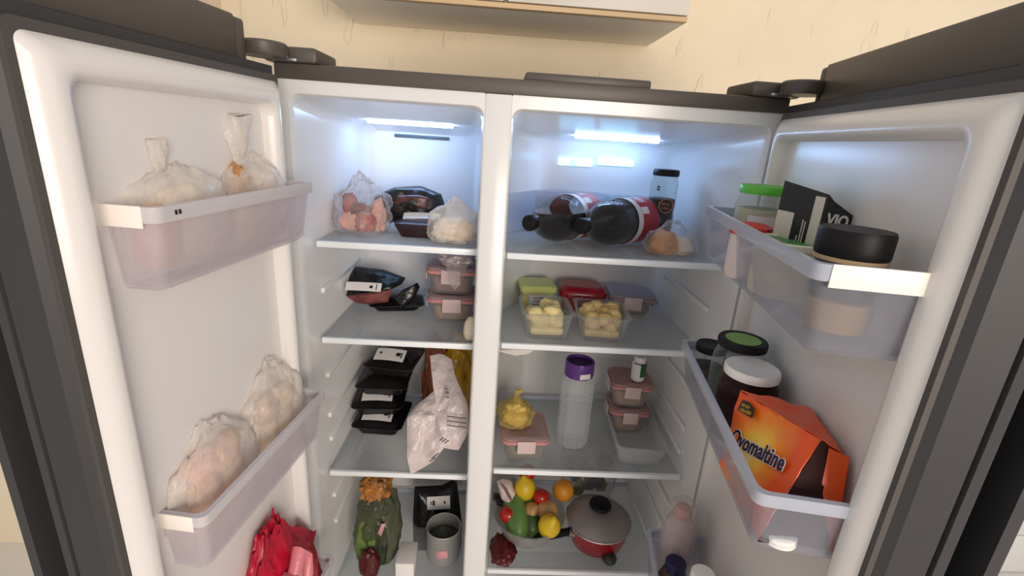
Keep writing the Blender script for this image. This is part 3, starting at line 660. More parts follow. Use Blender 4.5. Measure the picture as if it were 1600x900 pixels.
# instant coffee jar
t = thing('coffee_jar', 'tall glass coffee jar with black lid standing in the right back corner', 'jar', (.343, .262, W1))
bm = NB(); lathe(bm, [(0, 0), (.029, 0), (.032, .004), (.032, .05), (.030, .075), (.032, .10), (.032, .15), (.029, .162), (.027, .168)], 32); obj('glass', bm, m_jar, t)
bm = NB(); lathe(bm, [(0, .003), (.029, .003), (.0305, .006), (.0305, .05), (.0285, .075), (.0305, .1), (.0305, .112), (0, .114)], 28); obj('coffee', bm, M('dark_coffee_granules', (30, 18, 14), .7, var=.3, vs_=90, bump=.5, bs=150), t)
bm = NB(); lathe(bm, [(0, .166), (.030, .166), (.031, .168), (.031, .178), (.029, .181), (0, .181)], 32); obj('lid', bm, m_dark, t)
m_cop = M('copper_foil', (206, 142, 112), .35, .5, var=.1)
em = T((0, -.033, .098)) @ RX(PI/2)
bm = NB(); lathe(bm, [(.0155, -.0006), (.0175, -.0006), (.0175, .0006), (.0155, .0006), (.0155, -.0006)], 28, em); e_ = obj('emblem_ring', bm, m_cop, t)
strokes(e_, em @ T((0, .0045, 0)), .022, .0065, 4, m_cop, 3); strokes(e_, em @ T((0, -.005, 0)), .022, .0065, 4, m_cop, 5)
for zz in (.135, .141): 
    bm = NB(); box(bm, -.024, -.019, -.027, -.024, zz-.002, zz+.002); obj('printed_mark', bm, m_ink, t)
bag_thing('bread_bag', 'clear bag with an orange brown bread roll in front of the coffee jar', 'bread bag', (.335, .135, W1), .105, .075, .075, m_film, 6, None,
          [(-.018, -.004, .004, .06, .05, .05, M('orange_bread', (206, 146, 92), .6, var=.2, vs_=35, bump=.4, bs=60), 5), (.025, .0, .004, .04, .04, .035, m_dough, 8)], top=.4, ridgeamp=.15)

# second shelf right
W2 = SR[1]
t = thing('margarine_tub', 'pale green yellow lidded tub at the left back of the second right shelf', 'food tub', (.060, .325, W2), .08)
rg = lambda i, z, w_=.088, d_=.085: [(p[0], p[1], z) for p in rrect(-w_/2+i, w_/2-i, -d_/2+i, d_/2-i, .01, 4)]
bm = NB(); rings(bm, [rg(.006, 0), rg(.001, .058), rg(.004, .06), rg(.008, .004)], True, True); obj('tub', bm, M('pale_lime_tub', (212, 214, 150), .4, var=.05), t)
bm = NB(); rings(bm, [rg(-.004, .052), rg(-.004, .064), rg(.0, .068), rg(.012, .068)], True, True); obj('lid', bm, M('lime_lid', (200, 206, 122), .4, var=.04), t)
bm = NB(); box(bm, -.026, .026, -.0465, -.042, .012, .046, .001); o = obj('side_label', bm, m_paper, t)
for k, ww in enumerate((.034, .026, .03)): 
    bm = NB(); box(bm, -ww/2, ww/2, -.047, -.0463, .018+.009*k, .021+.009*k); obj('printed_mark', bm, m_grey, o)
bm = NB(); box(bm, -.042, -.03, -.0455, -.042, .012, .044, .001); obj('yellow_panel', bm, M('yellow_print', (226, 206, 60), .4), t)
t = thing('red_food_box', 'glossy dark red lidded food box at the back of the second right shelf', 'food container', (.185, .335, W2), -.05)
rg = lambda i, z, w_=.125, d_=.105, r_=.024: [(p[0], p[1], z) for p in rrect(-w_/2+i, w_/2-i, -d_/2+i, d_/2-i, r_, 5)]
m_red = M('glossy_dark_red_plastic', (150, 16, 28), .22, var=.04)
bm = NB(); rings(bm, [rg(.01, 0), rg(.003, .045), rg(.006, .046), rg(.012, .004)], True, True); obj('body', bm, m_red, t)
bm = NB(); rings(bm, [rg(-.001, .041), rg(-.001, .052), rg(.006, .064), rg(.016, .068), rg(.026, .067)], True, True); obj('lid', bm, m_red, t)
food_container('clear food box with a mauve lid at the right back of the second right shelf', (.315, .325, W2), .118, .10, .062, M('yellowish_food', (206, 184, 146), .6, var=.15, vs_=40), -.06, seal=M('mauve_seal', (150, 122, 132), .5), lid=CLEAR('mauve_lid', (226, 220, 230), (190, 182, 194), .5, .25, .4))
m_pasta = M('cream_yellow_chunks', (240, 222, 158), .5, var=.12, vs_=30, bump=.3, bs=60)
m_pot = M('golden_potato_chunks', (226, 196, 130), .5, var=.18, vs_=30, bump=.3, bs=60)
def open_tub(label, loc, w, d, h, mat, seed, rz=0, n=34, grp=None):
    t = thing('food_tub', label, 'food tub', loc, rz); rg = lambda i, z, r=.016: [(p[0], p[1], z) for p in rrect(-w/2+i, w/2-i, -d/2+i, d/2-i, r, 5)]
    bm = NB(); rings(bm, [rg(.012, 0), rg(.009, .003), rg(.001, h*.96), rg(-.005, h*.97), rg(-.005, h), rg(.003, h), rg(.0115, .006), rg(.016, .004)], True, True); obj('tub', bm, m_tub, t, angle=50)
    rnd = random.Random(seed); bm = NB(); box(bm, -w/2+.016, w/2-.016, -d/2+.016, d/2-.016, .006, h*.42, .01); obj('packed_food', bm, mat, t)
    for k in range(n):
        x = rnd.uniform(-w/2+.024, w/2-.024); y = rnd.uniform(-d/2+.024, d/2-.024); s = rnd.uniform(.02, .032)
        bm = NB(); blob(bm, s*1.3, s, s, seed+k, .2, 2, .08, 3, .15, T((x, y, h*.34+rnd.uniform(0, .02))) @ RZ(rnd.uniform(0, 3)) @ RX(rnd.uniform(-.4, .4)), nu=10, nv=7, sq=.7); obj('chunk', bm, mat, t)
    return t
open_tub('open clear tub of cream yellow chunks at the left of the second right shelf', (.068, .148, W2), .112, .13, .064, m_pasta, 3, .03)
open_tub('open clear tub of golden potato chunks at the middle of the second right shelf', (.200, .150, W2), .116, .132, .062, m_pot, 14, -.08)
# torn film hanging from the second right shelf
soft_pack('torn_film', 'torn white film scrap hanging under the second right shelf beside the divider', 'film scrap', [atY(778, 548, .07), atY(800, 546, .07), atY(834, 547, .07), atY(826, 553, .07), atY(806, 556, .07), atY(790, 552, .07)], (0, -1, 0), .002, m_milk, 3)

# third shelf right
W3 = SR[2]
food_container('food box of green vegetables with pink seal under the yellow bag', (.040, .152, W3), .112, .125, .072, M('green_beans_food', (120, 128, 84), .6, var=.3, vs_=50), .05, nolatchside=True)
t = bag_thing('yellow_bag', 'small knotted clear bag of yellow food on the pink sealed box', 'food bag', (.016, .158, W3+.0725), .085, .085, .070, CLEAR('yellowish_film', (246, 236, 196), (220, 200, 130), .3, .15, .5, bump=.7, bs=35, bd=.006, hvar=.2), 9, (0, 0, .062, .03, .009, (.004, 0)),
              [(0, -.004, .003, .062, .062, .055, M('yellow_mash', (214, 186, 96), .5, var=.2, vs_=30), 4)], top=.3, ridgeamp=.09)
# empty bottle with a purple lid
t = thing('water_bottle', 'empty clear faceted bottle with a purple screw lid on the third right shelf', 'bottle', (.172, .185, W3), .3)
m_tray2 = CLEAR('hazy_tray_plastic', (244, 244, 244), (224, 224, 226), .22, .1, .65)
m_wb = CLEAR('clear_ribbed_plastic', (244, 246, 246), (226, 230, 232), .24, .08, .7, bump=.4, bs=30, bd=.004)
prof = [(0, .004), (.028, 0), (.040, .004), (.043, .014)]
for k in range(9): z_ = .022+.017*k; prof += [(.043, z_), (.0415, z_+.006), (.043, z_+.012)]
prof += [(.042, .178), (.037, .195), (.033, .200), (.033, .205)]
bm = NB(); lathe(bm, prof, 10); obj('bottle', bm, m_wb, t, angle=25)
m_pur = M('purple_plastic', (92, 46, 132), .35, var=.05); m_dpur = M('dark_purple_inlay', (52, 22, 78), .4)
bm = NB(); lathe(bm, [(.033, .200), (.036, .200), (.037, .203), (.037, .236), (.0355, .240), (.031, .240), (.030, .232), (0, .231)], 36); l_ = obj('lid', bm, m_pur, t)
bm = NB(); lathe(bm, [(0, .2312), (.0295, .2312), (.029, .234), (.012, .2335), (0, .2335)], 30); obj('lid_inlay', bm, m_dpur, l_)
bm = NB(); box(bm, -.016, .012, -.0385, -.034, .204, .218, .001); obj('lid_sticker', bm, m_paper, l_)
# clear tray with two pink boxes and a small white bottle on top
t = thing('clear_tray', 'long clear plastic tray holding two pink food boxes on the third right shelf', 'tray', (.340, .215, W3), -.06)
rg = lambda i, z, r=.02: [(p[0], p[1], z) for p in rrect(-.062+i, .062-i, -.13+i, .13-i, r, 5)]
bm = NB(); rings(bm, [rg(.012, 0), rg(.008, .004), rg(0, .05), rg(-.003, .051), rg(-.003, .054), rg(.003, .054), rg(.0105, .007), rg(.014, .004)], True, True); obj('tray', bm, m_tray2, t, angle=50)
m_pf = M('peach_food', (214, 178, 156), .6, var=.15, vs_=40)
food_container('lower pink lidded food box in the clear tray', (.334, .265, W3+.006), .100, .10, .080, m_pf, -.04, lid=m_pinklid)
food_container('upper pink lidded food box in the clear tray under the small white bottle', (.332, .267, W3+.0855), .104, .105, .078, m_pf, -.08, lid=CLEAR('pinker_lid', (236, 214, 212), (206, 160, 158), .6, .25, .3))
t = thing('pill_bottle', 'small white bottle with green label on top of the pink food boxes', 'bottle', (.345, .245, W3+.1625), .2)
bm = NB(); lathe(bm, [(0, 0), (.017, 0), (.0185, .003), (.0185, .050), (.016, .055), (.014, .058), (0, .058)], 28); obj('bottle', bm, m_white, t)
def arc_label(parent, R, a0, a1, z0, z1, mat, name='label'):
    bm = NB(); aa = np.linspace(a0, a1, 12); A = [(R*math.sin(a), -R*math.cos(a)) for a in aa]; B_ = [(x*1.02, y*1.02) for x, y in A]
    rings(bm, [[(x, y, z0) for x, y in A], [(x, y, z0) for x, y in B_], [(x, y, z1) for x, y in B_], [(x, y, z1) for x, y in A]], closed=False); return obj(name, bm, mat, parent)
arc_label(t, .0187, -.25, 1.5, .014, .050, M('dark_green_label', (34, 92, 48), .4, var=.3, vs_=80)); arc_label(t, .0187, -1.2, -.3, .014, .050, m_paper)
arc_label(t, .0186, -1.3, 1.6, .049, .0525, m_ink, 'label_band')
bm = NB(); lathe(bm, [(0, .058), (.015, .058), (.0155, .06), (.0155, .068), (0, .069)], 24); obj('cap', bm, m_white, t)

# fourth shelf right: fruit bowl, saucepan, greens
W4 = SR[3]
BX, BY = .075, .178
FRUIT = []
t = thing('glass_bowl', 'clear glass bowl full of fruit and vegetables on the lowest right shelf', 'bowl', (BX, BY-.006, W4)); t.scale = (1.1, 1.1, 1.1)
bm = NB(); lathe(bm, [(0, .002), (.035, 0), (.045, .006), (.070, .035), (.088, .075), (.092, .082), (.090, .084), (.085, .075), (.067, .037), (.042, .010), (0, .008)], 44); obj('bowl', bm, CLEAR('bowl_glass', (232, 232, 230), (190, 188, 186), .14, .06, .7), t)
def fruit(name, label, cat, loc, r_, mat, sz=1, seed=1, stem=True, prof=None, rot=(0, 0, 0)):
    t = thing(name, label, cat, loc, 0, rot=rot)
    bm = NB(); n = 14
    pr_ = prof or [(r_*math.sin(PI*k/n)*(1), r_*sz*(1-math.cos(PI*k/n))-(.12*r_*math.exp(-((k-n)/1.6)**2))) for k in range(n+1)]
    lathe(bm, pr_, 24)
    for v in bm.verts: v.co += v.co*.03*fbm(v.co, 25, seed)
    obj('flesh', bm, mat, t)
    if stem:
        top = max(p[1] for p in pr_); bm = NB(); lathe(bm, [(0, 0), (.004, 0), (.003, .003), (.0015, .007), (0, .008)], 8, T((0, 0, top-.004-.1*r_))); obj('stem', bm, M('brown_green_stem', (90, 84, 44), .7), t)
    return t
m_lem = M('yellow_lemon_skin', (222, 186, 34), .4, var=.1, vs_=20, bump=.3, bs=90, bd=.001); m_tom = M('red_tomato_skin', (176, 32, 26), .2, var=.15)
m_or = M('orange_skin', (226, 146, 34), .4, var=.1, bump=.3, bs=110, bd=.001); m_on = M('tan_onion_skin', (186, 142, 92), .45, var=.2, vs_=30, stretch=(3, 3, .3))
m_zu = M('green_zucchini_skin', (92, 126, 66), .35, var=.35, vs_=40, stretch=(1, 1, .15)); m_gar = M('white_garlic_skin', (214, 196, 190), .5, var=.25, vs_=25, stretch=(2, 2, .3))
lemp = [(0, 0), (.006, .002), (.012, .008), (.022, .018), (.029, .034), (.030, .046), (.026, .060), (.016, .072), (.008, .079), (.005, .084), (0, .085)]
fruit('lemon', 'large yellow lemon at the front right of the glass bowl', 'lemon', (BX+.040, BY-.050, W4+.058), .03, m_lem, prof=lemp, stem=False, rot=(.35, .25, 0))
fruit('lemon', 'yellow lemon at the back of the glass bowl', 'lemon', (BX-.005, BY+.035, W4+.085), .03, m_lem, prof=lemp, stem=False, rot=(-.1, -.15, 0), seed=3)
fruit('tomato', 'red tomato in the middle of the glass bowl', 'tomato', (BX+.034, BY+.02, W4+.095), .024, m_tom, .9)
fruit('tomato', 'red tomato behind the back lemon in the glass bowl', 'tomato', (BX-.005, BY+.07, W4+.135), .025, m_tom, .9, 2)
fruit('tomato', 'red tomato at the left rim of the glass bowl beside the zucchini', 'tomato', (BX-.058, BY-.015, W4+.062), .025, m_tom, .9, 5)
fruit('orange', 'orange at the right back of the glass bowl beside the saucepan', 'orange', (BX+.100, BY+.050, W4+.085), .031, m_or, 1, 6)
fruit('onion', 'tan onion in the middle of the glass bowl between lemon and tomato', 'onion', (BX+.050, BY-.005, W4+.065), .030, m_on, .95, 7)
fruit('onion', 'small tan onion next to the zucchini in the glass bowl', 'onion', (BX+.008, BY-.005, W4+.070), .022, m_on, .95, 8)
zp = [(0, 0), (.012, .002), (.020, .010), (.025, .03), (.027, .06), (.026, .09), (.022, .115), (.014, .130), (.008, .136), (.007, .146), (0, .147)]
fruit('zucchini', 'streaked green zucchini lying at the front left of the glass bowl', 'zucchini', (BX-.026, BY-.070, W4+.052), .02, m_zu, prof=zp, stem=False, rot=(-1.22, -.10, .12)).scale = (1.28, 1.28, 1.1)
fruit('zucchini', 'dark green zucchini beside the streaked one in the glass bowl', 'zucchini', (BX+.010, BY-.058, W4+.050), .02, M('dark_zucchini_skin', (58, 84, 42), .35, var=.3, vs_=40), prof=zp, stem=False, rot=(-1.22, -.1, .05), seed=4).scale = (1.15, 1.15, 1.0)
t, c = soft_pack('garlic_pack', 'white and purple garlic bulbs in a pack at the left of the glass bowl', 'garlic', [atY(776, 752, .22), atY(786, 748, .23), atY(800, 752, .23), atY(806, 770, .21), atY(809, 792, .185), atY(796, 789, .185), atY(783, 780, .20)], (0, -.9, .4), .016, m_gar, 4, 'bulb', .2)
bm = NB(); tube(bm, [atY(783, 756, .205)-c, atY(790, 765, .195)-c, atY(797, 778, .185)-c, atY(800, 786, .18)-c], [.002, .004, .004, .002]); obj('purple_streak', bm, M('purple_streak', (120, 90, 100), .5), t)
soft_pack('aubergine', 'small black aubergine end under the garlic pack', 'aubergine', [atY(771, 770, .23), atY(780, 770, .23), atY(792, 786, .20), atY(790, 794, .19), atY(776, 788, .21), atY(770, 780, .22)], (0, -1, .2), .014, M('black_aubergine', (18, 12, 16), .2), 2, 'flesh', .05)
# saucepan
PX, PY = .272, .172
t = thing('saucepan', 'red saucepan with grey domed lid and black knob on the lowest right shelf', 'saucepan', (PX, PY, W4), .0)
bm = NB(); lathe(bm, [(0, 0), (.062, 0), (.072, .006), (.082, .035), (.086, .066), (.088, .070), (.0865, .072), (.083, .068), (.079, .036), (.068, .01), (0, .008)], 48); obj('pan_body', bm, M('glossy_red_enamel', (150, 24, 34), .2, var=.05), t)
m_lid = M('brushed_grey_lid', (150, 142, 138), .4, .2, var=.05)
bm = NB(); lathe(bm, [(.086, .0705), (.090, .071), (.090, .075), (.086, .079), (.070, .092), (.045, .103), (.02, .107), (0, .108)], 48); l_ = obj('lid', bm, m_lid, t)
bm = NB(); lathe(bm, [(.0895, .070), (.0915, .0705), (.0915, .0755), (.0895, .076), (.0895, .070)], 48); obj('lid_rim', bm, M('bright_steel', (196, 190, 188), .2, .9), l_)
bm = NB(); lathe(bm, [(0, .106), (.014, .106), (.014, .111), (.028, .114), (.031, .119), (.029, .125), (.018, .129), (0, .130)], 28); obj('knob', bm, m_dark, l_)
bm = NB(); tube(bm, [(-.078, -.030, .056), (-.095, -.040, .060), (-.115, -.048, .062), (-.150, -.055, .060), (-.175, -.058, .052), (-.183, -.059, .046)], [.009, .010, .011, .011, .010, .006], 12)
for v in bm.verts: pass
obj('handle', bm, m_dark, t); bm = NB(); tube(bm, [(-.070, -.036, .052), (-.090, -.040, .058)], [.010, .011], 12); obj('handle_bracket', bm, M('bright_steel2', (190, 186, 186), .25, .9), t)
t = bag_thing('salad_bag', 'clear bag of dark green salad leaves behind the saucepan', 'salad bag', (.275, .345, W4), .15, .09, .19, m_film, 13, None, [], ridgeamp=.14)
rnd = random.Random(4)
for k in range(12):
    x = rnd.uniform(-.055, .055); z_ = rnd.uniform(.02, .13); bm = NB(); q = rnd.uniform(-.03, .03)
    pillow(bm, [(x-.016, -.02+q, z_), (x-.02, -.02+q, z_+.03), (x, -.01+q, z_+.055), (x+.018, -.02+q, z_+.03), (x+.012, -.02+q, z_)], (rnd.uniform(-.5, .5), -1, .3), .006, k, .5, n=16, m=4); obj('leaf', bm, m_dleaf if k % 3 else m_leaf, t)
bag_thing('red_packet', 'dark red packet lying under the glass bowl by the divider', 'packet', (.006, .115, W4), .066, .095, .03, M('dark_red_film', (84, 18, 20), .35), 9)
fruit('lime', 'small dark green lime at the shelf edge below the saucepan', 'lime', (.292, .092, W4), .02, M('dark_lime', (40, 52, 36), .4, var=.2), .8, 3)
# ------------------------------------------------------------------ left door contents
m_roll = M('frozen_white_dough', (240, 226, 206), .6, var=.08, vs_=20)
ZB = 1.590-.094+.0125
bag_thing('frozen_bag', 'milky bag of pale frozen rolls with tied top near the free edge, upper left bin', 'frozen bag', ML(.312, .002, ZB), .150, .058, .115, m_milk, 4, (-.018, 0, .092, .055, .011, (-.004, .0)),
          [(-.045, -.004, .004, .055, .045, .075, M('orange_frozen_food', (226, 172, 110), .6, var=.12, vs_=30), 3), (.02, 0, .004, .07, .045, .06, m_roll, 4), (.0, -.003, .055, .08, .04, .04, m_roll, 6)], RZL, top=.75, ridgeamp=.08, amp=.1)
bag_thing('frozen_bag', 'milky bag of frozen bread with tall twisted top near the hinge, upper left bin', 'frozen bag', ML(.163, .002, ZB), .145, .058, .122, m_milk, 9, (-.028, 0, .100, .080, .021, (.008, 0)),
          [(-.04, -.006, .06, .04, .04, .055, m_brown, 5), (.03, 0, .004, .06, .045, .06, M('grey_beige_frozen', (196, 182, 168), .6, var=.1), 7), (-.03, 0, .004, .06, .045, .06, m_bread, 8), (.035, .0, .06, .05, .04, .045, m_roll, 2)], RZL, top=.75, ridgeamp=.08, amp=.1)
ZB = 1.200-.098+.0125
bag_thing('frozen_bag', 'milky bag of pinkish frozen meat near the free edge, lower left bin', 'frozen bag', ML(.318, .002, ZB), .155, .058, .155, m_milk, 14, None,
          [(-.03, 0, .004, .06, .045, .095, m_chicken, 3), (.03, -.003, .004, .06, .045, .09, m_chicken, 4), (.02, -.006, .08, .065, .045, .045, m_chicken, 6), (-.025, -.006, .09, .06, .045, .04, m_raw, 8), (.04, -.012, .10, .03, .03, .03, m_brown, 2)], RZL, top=.6, ridgeamp=.12)
bag_thing('frozen_bag', 'milky bag of toasted frozen bread near the hinge, lower left bin', 'frozen bag', ML(.168, .002, ZB), .155, .058, .175, m_milk, 17, None,
          [(-.03, 0, .004, .06, .045, .09, m_bread, 3), (.03, 0, .004, .06, .045, .09, m_bread, 5), (.025, -.008, .085, .06, .045, .045, m_bread, 2), (-.025, -.012, .085, .05, .045, .045, m_brown, 9)], RZL, top=.6, ridgeamp=.12)
ZB = .80-.12+.0125
t = bag_thing('shopping_bag', 'crumpled red and pink plastic bag in the lowest left door bin', 'plastic bag', ML(.225, .014, ZB), .23, .082, .305, M('red_bag_film', (184, 22, 52), .3, var=.35, vs_=9, bump=.7, bs=18, bd=.01), 6, None, [], RZL, ridgeamp=.16, top=.45)
m_pk = M('pink_bag_film', (222, 130, 140), .35, var=.15, bump=.6, bs=25, bd=.006)
for k, P in enumerate(([(-.05, -.040, .13), (-.03, -.048, .175), (-.01, -.046, .23), (.012, -.042, .25), (.028, -.044, .23), (.02, -.05, .195), (-.01, -.052, .165), (-.035, -.05, .12)], [(-.08, -.036, .10), (-.07, -.046, .15), (-.045, -.048, .19), (-.02, -.044, .235)])):
    bm = NB(); tube(bm, P, [.012, .014, .012, .012, .011, .012, .014, .01][:len(P)], 10)
    for v in bm.verts: v.co += Vector((fbm(v.co, 40, 3), fbm(v.co, 40, 5), fbm(v.co, 40, 7)))*.006
    obj('twisted_handle', bm, m_pk, t)

# ------------------------------------------------------------------ right door contents
ZB = 1.587-.094+.0095
def jar(label, loc, R, h, lidmat, food, fill, lidh=.014, rz=0, lidtop=None, cat='jar', lidR=None, neck=.85, name='glass_jar', body=None):
    t = thing(name, label, cat, loc, rz); lr_ = lidR or R*.92
    bm = NB(); lathe(bm, [(0, 0), (R*.9, 0), (R, .005), (R, h*.70), (R*.97, h*.78), (lr_*.93, h*.88), (lr_*.93, h-.003)], 36); obj('glass', bm, body or m_jar, t)
    if food:
        bm = NB(); zf = h*fill; lathe(bm, [(0, .004), (R*.87, .004), (R-.0025, .008), (R-.0025, min(zf, h*.7)), (R*.9, max(zf, .01)), (0, zf+.002)], 28); obj('contents', bm, food, t)
    bm = NB(); lathe(bm, [(lr_*.95, h-lidh+.002), (lr_, h-lidh+.002), (lr_*1.01, h-lidh+.004), (lr_*1.01, h-.001), (lr_*.96, h+.0015), (lr_*.8, h), (0, h)], 40); l = obj('lid', bm, lidmat, t)
    if lidtop:
        bm = NB(); lathe(bm, [(0, h+.0003), (lr_*.72, h+.0003), (lr_*.72, h+.0012), (0, h+.0012)], 36); obj('lid_disc', bm, lidtop, l)
    return t
m_glid = M('bright_green_lid', (92, 190, 52), .35, var=.05)
t = jar('glass jar with bright green lid at the hinge end of the upper right bin', MR(.130, .045, ZB), .041, .130, m_glid, M('pale_sauce', (206, 196, 172), .5, var=.1), .72)
arc_label(t, .0412, -.9, .2, .055, .085, m_paper)
m_cream0 = M('pale_pot', (214, 200, 198), .5)
t = thing('lidded_pot', 'small pale pot with red lid in the upper right bin beside the carton', 'pot', MR(.235, .088, ZB))
bm = NB(); lathe(bm, [(0, 0), (.024, 0), (.027, .01), (.027, .066), (.0, .068)], 28); obj('pot', bm, m_cream0, t); bm = NB(); lathe(bm, [(0, .066), (.029, .066), (.029, .078), (.018, .082), (0, .082)], 28); obj('lid', bm, M('red_pot_lid', (206, 40, 46), .3), t)
# black carton with white panels and letters
m_bk = M('matt_black_carton', (18, 18, 22), .45, var=.1); m_cream = M('cream_panel', (206, 198, 186), .55, var=.03)
t = thing('carton', 'black carton with white panels and white lettering in the upper right bin', 'carton', MR(.285, .020, ZB), -1.36)
cw, cdp, chh = .038, .036, .148
bm = NB()
prism(bm, [(-cdp, 0), (cdp, 0), (cdp, .100), (-cdp+.010, chh-.008), (-cdp, chh)], 'x', -cw, cw)
for v in bm.verts:
    if v.co.z > chh-.02 and v.co.x > 0: v.co.z -= .010
obj('carton_body', bm, m_bk, t, smooth=False)
bm = NB(); box(bm, -cw+.0005, -cw+.030, -cdp-.0012, -cdp, .01, chh-.040, .0004); obj('white_panel', bm, m_cream, t)
bm = NB(); box(bm, cw-.018, cw-.003, -cdp-.0012, -cdp, .01, chh-.014, .0004); obj('white_stripe', bm, m_cream, t)
lettering('VIO', .021, m_paper, t, frame((cw+.0008, -cdp+.022, .105), (0, 1, -.10), (0, 0, 1)), .0006)
for xx, hh in ((.004, .030), (.009, .052), (.013, .050)):
    bm = NB(); box(bm, xx-.0007, xx+.0007, -cdp-.001, -cdp, .05, .05+hh); obj('printed_line', bm, m_cream, t)
t = thing('round_tub', 'cream round tub with green lid at the front of the upper right bin', 'food tub', MR(.315, .064, ZB))
bm = NB(); lathe(bm, [(0, 0), (.036, 0), (.039, .003), (.043, .072), (.041, .072), (.037, .005), (0, .004)], 36); obj('tub', bm, M('cream_tub', (222, 210, 180), .45, var=.04), t)
bm = NB(); lathe(bm, [(.043, .066), (.0455, .067), (.0455, .074), (.042, .0755), (.040, .073), (.040, .066)], 40); obj('lid_rim', bm, M('white_lid_rim', (226, 228, 206), .4), t); bm = NB(); lathe(bm, [(0, .0725), (.0405, .0725), (.0405, .070), (0, .07)], 36); obj('lid', bm, M('green_lid', (70, 132, 76), .4, var=.06), t)
# big jar with black lid
t = thing('spread_jar', 'jar of golden spread with thick black lid at the free end, upper right bin', 'jar', MR(.440, .052, ZB))
R = .0345
bm = NB(); lathe(bm, [(0, 0), (R*.9, 0), (R, .006), (R, .078), (R*.95, .084)], 40); obj('glass', bm, m_jar, t)
bm = NB(); lathe(bm, [(0, .003), (R*.87, .003), (R-.002, .008), (R-.002, .036), (R*.6, .04), (0, .04)], 36); obj('spread', bm, M('golden_spread', (206, 156, 84), .45, var=.08), t)
bm = NB(); lathe(bm, [(0, .0405), (R-.003, .0405), (R-.003, .078), (0, .08)], 36); obj('dark_contents', bm, M('dark_brown_spread', (58, 48, 46), .4, var=.1), t)
bm = NB(); lathe(bm, [(R*.95, .083), (R*1.0, .083), (R*1.03, .086), (R*1.03, .108), (R*.99, .112), (0, .1125)], 48); obj('lid', bm, m_dark, t); 
bm = NB(); lathe(bm, [(R*.9, .078), (R*1.01, .079), (R*1.01, .0835), (R*.9, .0835)], 40); obj('neck_ring', bm, M('beige_neck_ring', (196, 168, 128), .5), t)
# lower right bin
ZB = 1.324-.084+.0095
jar('small jar with plain black lid at the hinge end of the lower right bin', MR(.105, .070, ZB), .030, .085, m_dark, M('dark_sauce', (70, 40, 32), .4), .5, lidtop=None)
jar('tall jar with black lid carrying a green disc in the lower right bin', MR(.195, .050, ZB), .042, .136, m_dark, M('olive_pickle', (74, 76, 50), .4, var=.3, vs_=40), .45, lidtop=M('leaf_green_disc', (126, 168, 74), .45, var=.15, vs_=40))
jar('dark jam jar with white lid behind the orange pouch in the lower right bin', MR(.270, .055, ZB), .043, .120, M('white_lid', (232, 230, 228), .35, var=.02), M('dark_jam', (50, 22, 22), .25, var=.2), .8, cat='jar', body=CLEAR('jam_glass', (180, 150, 150), (110, 80, 80), .15, .05, .6))
# orange malt drink pouch: front panel, gusset, back panel
def pouch_material():
    m, nt, p, o = base_mat('orange_yellow_pouch_print'); p.inputs['Roughness'].default_value = .32
    tc = nt.nodes.new('ShaderNodeTexCoord'); mp = nt.nodes.new('ShaderNodeMapping'); mp.inputs['Location'].default_value = (.017, 0, -.048); mp.inputs['Scale'].default_value = (1, .0, .85)
    ln = nt.nodes.new('ShaderNodeVectorMath'); ln.operation = 'LENGTH'; nz = nt.nodes.new('ShaderNodeTexNoise'); nz.inputs['Scale'].default_value = 35
    ma = nt.nodes.new('ShaderNodeMath'); ma.operation = 'MULTIPLY_ADD'; ma.inputs[1].default_value = .022; 
    rp = nt.nodes.new('ShaderNodeValToRGB'); e = rp.color_ramp.elements; e[0].position = .012; e[0].color = (*S((255, 240, 190)), 1); e[1].position = .07; e[1].color = (*S((236, 84, 22)), 1)
    k = e.new(.026); k.color = (*S((252, 206, 60)), 1); k = e.new(.048); k.color = (*S((246, 140, 26)), 1)
    nt.links.new(tc.outputs['Object'], mp.inputs[0]); nt.links.new(mp.outputs[0], ln.inputs[0]); nt.links.new(tc.outputs['Object'], nz.inputs['Vector']); nt.links.new(nz.outputs[0], ma.inputs[0])
    nt.links.new(ln.outputs['Value'], ma.inputs[2]); nt.links.new(ma.outputs[0], rp.inputs[0]); nt.links.new(rp.outputs[0], p.inputs['Base Color']); add_bump(nt, p, .3, 25, .004)
    return m
t = thing('drink_powder_pouch', 'open orange malt drink pouch with yellow glow print in the lower right bin', 'pouch', MR(.415, .055, ZB), RZR)
m_or2 = M('orange_pouch_film', (226, 84, 26), .32, var=.08, bump=.3, bs=25, bd=.004); m_in = M('dark_pouch_gusset', (44, 20, 20), .7, var=.2, spec=.2)
def sheet(pts4, mat, name, nx=14, nz=14, thick=.0012, wob=.003, seed=1, parent=None):
    a, b, c_, d_ = [Vector(p) for p in pts4]; nrm = (b-a).cross(d_-a).normalized(); F = []
    for side in (0, 1):
        F.append([[a.lerp(b, i/nx).lerp(d_.lerp(c_, i/nx), j/nz)+nrm*(wob*(fbm(a.lerp(b, i/nx).lerp(d_.lerp(c_, i/nx), j/nz), 30, seed))+side*thick) for i in range(nx+1)] for j in range(nz+1)])
    bm = NB(); V = [[[bm.verts.new(p) for p in r_] for r_ in f] for f in F]
    for f in V:
        for j in range(nz):
            for i in range(nx): bm.faces.new((f[j][i], f[j][i+1], f[j+1][i+1], f[j+1][i]))
    bd = [(0, i) for i in range(nx)]+[(j, nx) for j in range(nz)]+[(nz, i) for i in range(nx, 0, -1)]+[(j, 0) for j in range(nz, 0, -1)]
    for k in range(len(bd)):
        p, q = bd[k], bd[(k+1) % len(bd)]; bm.faces.new((V[0][p[0]][p[1]], V[0][q[0]][q[1]], V[1][q[0]][q[1]], V[1][p[0]][p[1]]))
    return obj(name, bm, mat, parent or t, angle=60)
